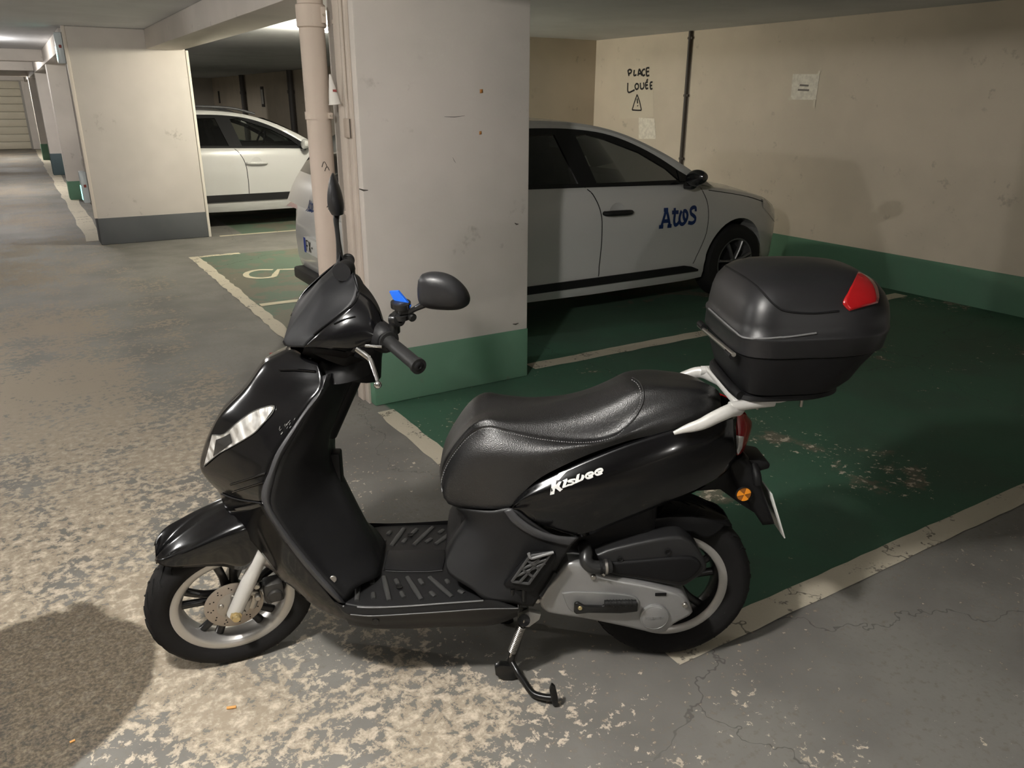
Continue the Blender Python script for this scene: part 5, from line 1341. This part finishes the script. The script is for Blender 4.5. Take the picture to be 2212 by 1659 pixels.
        tube('mirror_foot', [(2.66, sd*.84, .955), (2.67, sd*.90, .955), (2.67, sd*.93, .98)], [.03, .028, .03], CGLOSS, mo, 10, 8)
        pyd('mirror_corner', [tuple(S3(x, z, sd, .012)) for x, z in ((2.62, .985), (2.80, .975), (2.62, 1.07))], [(0, 1, 2)], CGLOSS, root)
        # head lamp and tail lamp
        bm = bmesh.new(); rows2 = []
        for i in range(12):
            f = i/11; x = 3.60+.33*f; zt_ = at(x, 3); zc = .80-.14*f
            rows2.append([sh(x, zc+.035*(1-f)-.012, sd, .004), sh(x, zc-.01, sd, .012), sh(x, zc-.045-.05*f, sd, .008), sh(x, zc-.075-.075*f*(1-f*.5), sd, .003)])
        grid_into(bm, rows2); finish(bm, 'head_lamp', CHEAD, root)
        bm = bmesh.new(); rows2 = []
        for i in range(8):
            f = i/7; x = fx(.05+.30*f)
            rows2.append([sh(x, .99, sd, .003), sh(x, .92, sd, .010), sh(x, .84, sd, .012), sh(x, .77+.08*f, sd, .003)])
        grid_into(bm, rows2); finish(bm, 'tail_lamp', CTAIL, root)
    # roof, windscreen, rear window: skins between both sides
    def across(nm_, pts, m, bulge, n=10, lin=False):
        bm = bmesh.new(); rows2 = []
        for x, z in pts:
            w2 = hw(z); rows2.append([Vector((x+bulge[0]*(1-(k/n*2-1)**2), w2*(k/n*2-1), z+bulge[1]*(1-(k/n*2-1)**2))) for k in range(n+1)])
        grid_into(bm, rows2); return finish(bm, nm_, m, root)
    rp = crv([(a, b_, 0) for a, b_ in RO], 60)
    i0 = min(range(60), key=lambda i: abs(rp[i].x-2.25)); i1 = min(range(60), key=lambda i: abs(rp[i].x-fx(.46))+(rp[i].y < 1.25)); i2 = min(range(60), key=lambda i: abs(rp[i].y-1.06)+(rp[i].x > 1))
    across('windscreen', [(p.x, p.y) for p in rp[:i0+1]], CGLASS, (.10, .02))
    across('roof', [(p.x, p.y) for p in rp[i0:i1+1]], CARW, (.0, .022))
    across('rear_screen', [(p.x, p.y) for p in rp[i1:i2+1]], DGLASS, (-.05, .0))
    across('tailgate', [(p.x, p.y) for p in rp[i2:]]+[(fx(.10), .93), (fx(.07), .82)], CARW, (-.05, 0))
    if rails:
        for sd in (-1, 1): tube('roof_rail', [S3(fx(x), z, sd, -.03)+Vector((0, 0, .05)) for x, z in ((2.15, 1.335), (1.9, 1.40), (1.5, 1.425), (1.1, 1.42), (.7, 1.39))], .016, mat('rail_dark', (.06, .06, .065), .4), root, 8, 20)
    # wheels
    for x in (XF, XR):
        for sd in (-1, 1):
            c = (x, sd*.745, .305)
            ty = lathe('wheel', [(.19, -.09), (.21, -.10), (.29, -.095), (.305, -.07), (.307, 0), (.305, .07), (.29, .095), (.21, .10), (.19, .09), (.19, -.09)], c, (0, 1, 0), CTYRE, root, 40)
            lathe('wheel_rim', [(.192, .0), (.192, .085), (.205, .095), (.185, .092), (.178, .06), (.15, .0)], c, (0, sd, 0), CALLOY, ty, 36)
            lathe('wheel_backing', [(1e-5, .0), (.18, .0)], c, (0, sd, 0), CINT, ty, 24)
            for k in range(7):
                a = 2*PI*k/7+.2; p0 = Vector(c)+Vector((math.cos(a)*.03, sd*.07, math.sin(a)*.03)); p1 = Vector(c)+Vector((math.cos(a+.12)*.18, sd*.082, math.sin(a+.12)*.18))
                tube('wheel_spoke', [p0, p0.lerp(p1, .5)+Vector((0, sd*.008, 0)), p1], [.022, .020, .026], CALLOY, ty, 8, None, .5, (0, sd, 0))
            lathe('wheel_cap', disc_prof(.035, .02, .005), Vector(c)+Vector((0, sd*.062, 0)), (0, sd, 0), CALLOY, ty, 18)
    # bumpers, plate and cabin
    box('rear_bumper_trim', (fx(0)-.02, -.58, .27), (fx(0)+.10, .58, .36), CBLK, root, .02)
    rg2 = box('number_plate', (fx(0)-.022, -.24, .52), (fx(0)+.04, .24, .63), WPLATE, root, .004)
    box('plate_band', (fx(0)-.0245, .198, .522), (fx(0)-.020, .238, .628), mat('plate_blue', srgb(30, 60, 150), .4), root)
    for yy in (-.36, .36):
        for sx in (2.02, fx(1.0)):
            b1 = box('car_seat', (sx-.28, yy-.24, .62), (sx+.24, yy+.24, .80), CINT, root, .05)
            bm = bmesh.new(); box_into(bm, (-.07, -.23, 0), (.07, .23, .56), .05, Matrix.Translation((sx-.22, yy, .70)) @ Matrix.Rotation(math.radians(-16), 4, 'Y')); finish(bm, 'seat_back', CINT, b1)
            bm = bmesh.new(); box_into(bm, (-.045, -.12, 0), (.045, .12, .16), .04, Matrix.Translation((sx-.39, yy, 1.17)) @ Matrix.Rotation(math.radians(-10), 4, 'Y')); finish(bm, 'head_rest', CINT, b1)
    box('dashboard', (2.50, -.74, .84), (2.95, .74, .985), CINT, root, .05)
    tube('steering_wheel', [(2.42+.07*math.sin(a), .36+.17*math.cos(a), .99+.16*math.sin(a)) for a in (2*PI*k/28 for k in range(29))], .014, CINT, root, 8)
    box('inner_mirror', (2.28, -.11, 1.275), (2.30, .11, 1.335), CGLOSS, root, .01)
    return root, sh
near_car, shn = car('city_car', (1.66, 5.366, 0), 'white car with blue lettering on its door, parked behind the near pillar', kr=.985)
far_car, shf = car('city_car', (.55, 11.37, 0), 'white car with roof rails parked behind the banded pillar', kr=.89, strip_z=(.33, .42), rails=True, mirror_mat=CARW, handle_mat=CARW, xb=1.80)
# lettering on the door and tailgate
def atos(root, mapf, nrm, name):
    def AZ(ps): return [((x-395)/1400*3.26, (1130-(x-395)*.035-y)/640*.95) for x, y in ps]
    LT = {'letter_a': [AZ(q) for q in ([(620, 540), (550, 815), (480, 1090)], [(640, 520), (720, 800), (800, 1080)], [(545, 525), (705, 525)], [(400, 1090), (555, 1090)], [(710, 1080), (865, 1080)], [(560, 905), (770, 905)])],
          'letter_t': [AZ(q) for q in ([(950, 480), (950, 700), (950, 940), (1000, 1055), (1080, 1030), (1140, 950)], [(850, 625), (1095, 625)])],
          'letter_o': [AZ([(1210, 590), (1160, 700), (1140, 850), (1175, 990), (1260, 1050), (1360, 990), (1425, 860), (1432, 710), (1380, 610), (1310, 590), (1280, 690), (1310, 840), (1380, 940)])],
          'letter_s': [AZ([(1750, 630), (1748, 510), (1655, 490), (1560, 560), (1572, 690), (1680, 780), (1752, 860), (1738, 970), (1640, 1030), (1490, 1000)])]}
    for nm, sts in LT.items():
        bm = bmesh.new()
        for st in sts:
            pts = [Vector(q+(0,)) for q in st]
            if len(pts) > 2: pts = crv(pts, 26)
            else: pts = [pts[0].lerp(pts[1], i/4) for i in range(5)]
            wd = .19; rows = []
            for i, q in enumerate(pts):
                d = (pts[min(i+1, len(pts)-1)]-pts[max(i-1, 0)]).normalized(); n2 = Vector((-d.y, d.x, 0))*wd/2
                rows.append([mapf(q.x+n2.x, q.y+n2.y), mapf(q.x-n2.x, q.y-n2.y)])
            grid_into(bm, rows)
        finish(bm, nm, LOGO, root)
atos(near_car, lambda a, b_: shn(2.395+a*.118, .655+b_*.150, -1, .003), (0, -1, 0), 'door')
trn = BVHTree.FromPolygons(*[(lambda ob: ([v.co.copy() for v in ob.data.vertices], [tuple(p.vertices) for p in ob.data.polygons]))([c for c in near_car.children if c.name.startswith('tailgate')][0])][0])
def rear_map(a, b_):
    y, z = .235-a*.048, .815+b_*.075
    h_ = trn.ray_cast(Vector((-2, y, z)), Vector((1, 0, 0)))
    return (h_[0]+Vector((-.003, 0, 0))) if h_[0] else Vector((.03, y, z))
atos(near_car, rear_map, (-1, 0, 0), 'gate')
PLK = mat('plate_black', (.01, .01, .01), .5)
def plate_text(root, y0, z0, sz):
    gl = {'letter_f': [[(.6, 1), (0, 1), (0, 0)], [(0, .52), (.5, .52)]], 'letter_x': [[(0, 0), (.62, 1)], [(0, 1), (.62, 0)]], 'letter_dash': [[(.1, .5), (.45, .5)]]}
    for i, nm in enumerate(('letter_f', 'letter_x', 'letter_dash')):
        bm = bmesh.new()
        for st in gl[nm]: ribbon_into(bm, [Vector((-.0035, y0-(i*.9+a)*sz*.8, z0+b_*sz)) for a, b_ in st], .012, (-1, 0, 0))
        finish(bm, nm, PLK, root)
plate_text(near_car, .175, .538, .075)

# the car in the next bay, just outside the picture; its roof throws the arched shade on the end wall
side_car = copy_tree(near_car); side_car.location = (2.5, .0, 0)
for c in list(side_car.children):
    if c.name.startswith('letter'): bpy.data.objects.remove(c)
side_car['label'] = 'plain white car in the bay nearest the photographer'
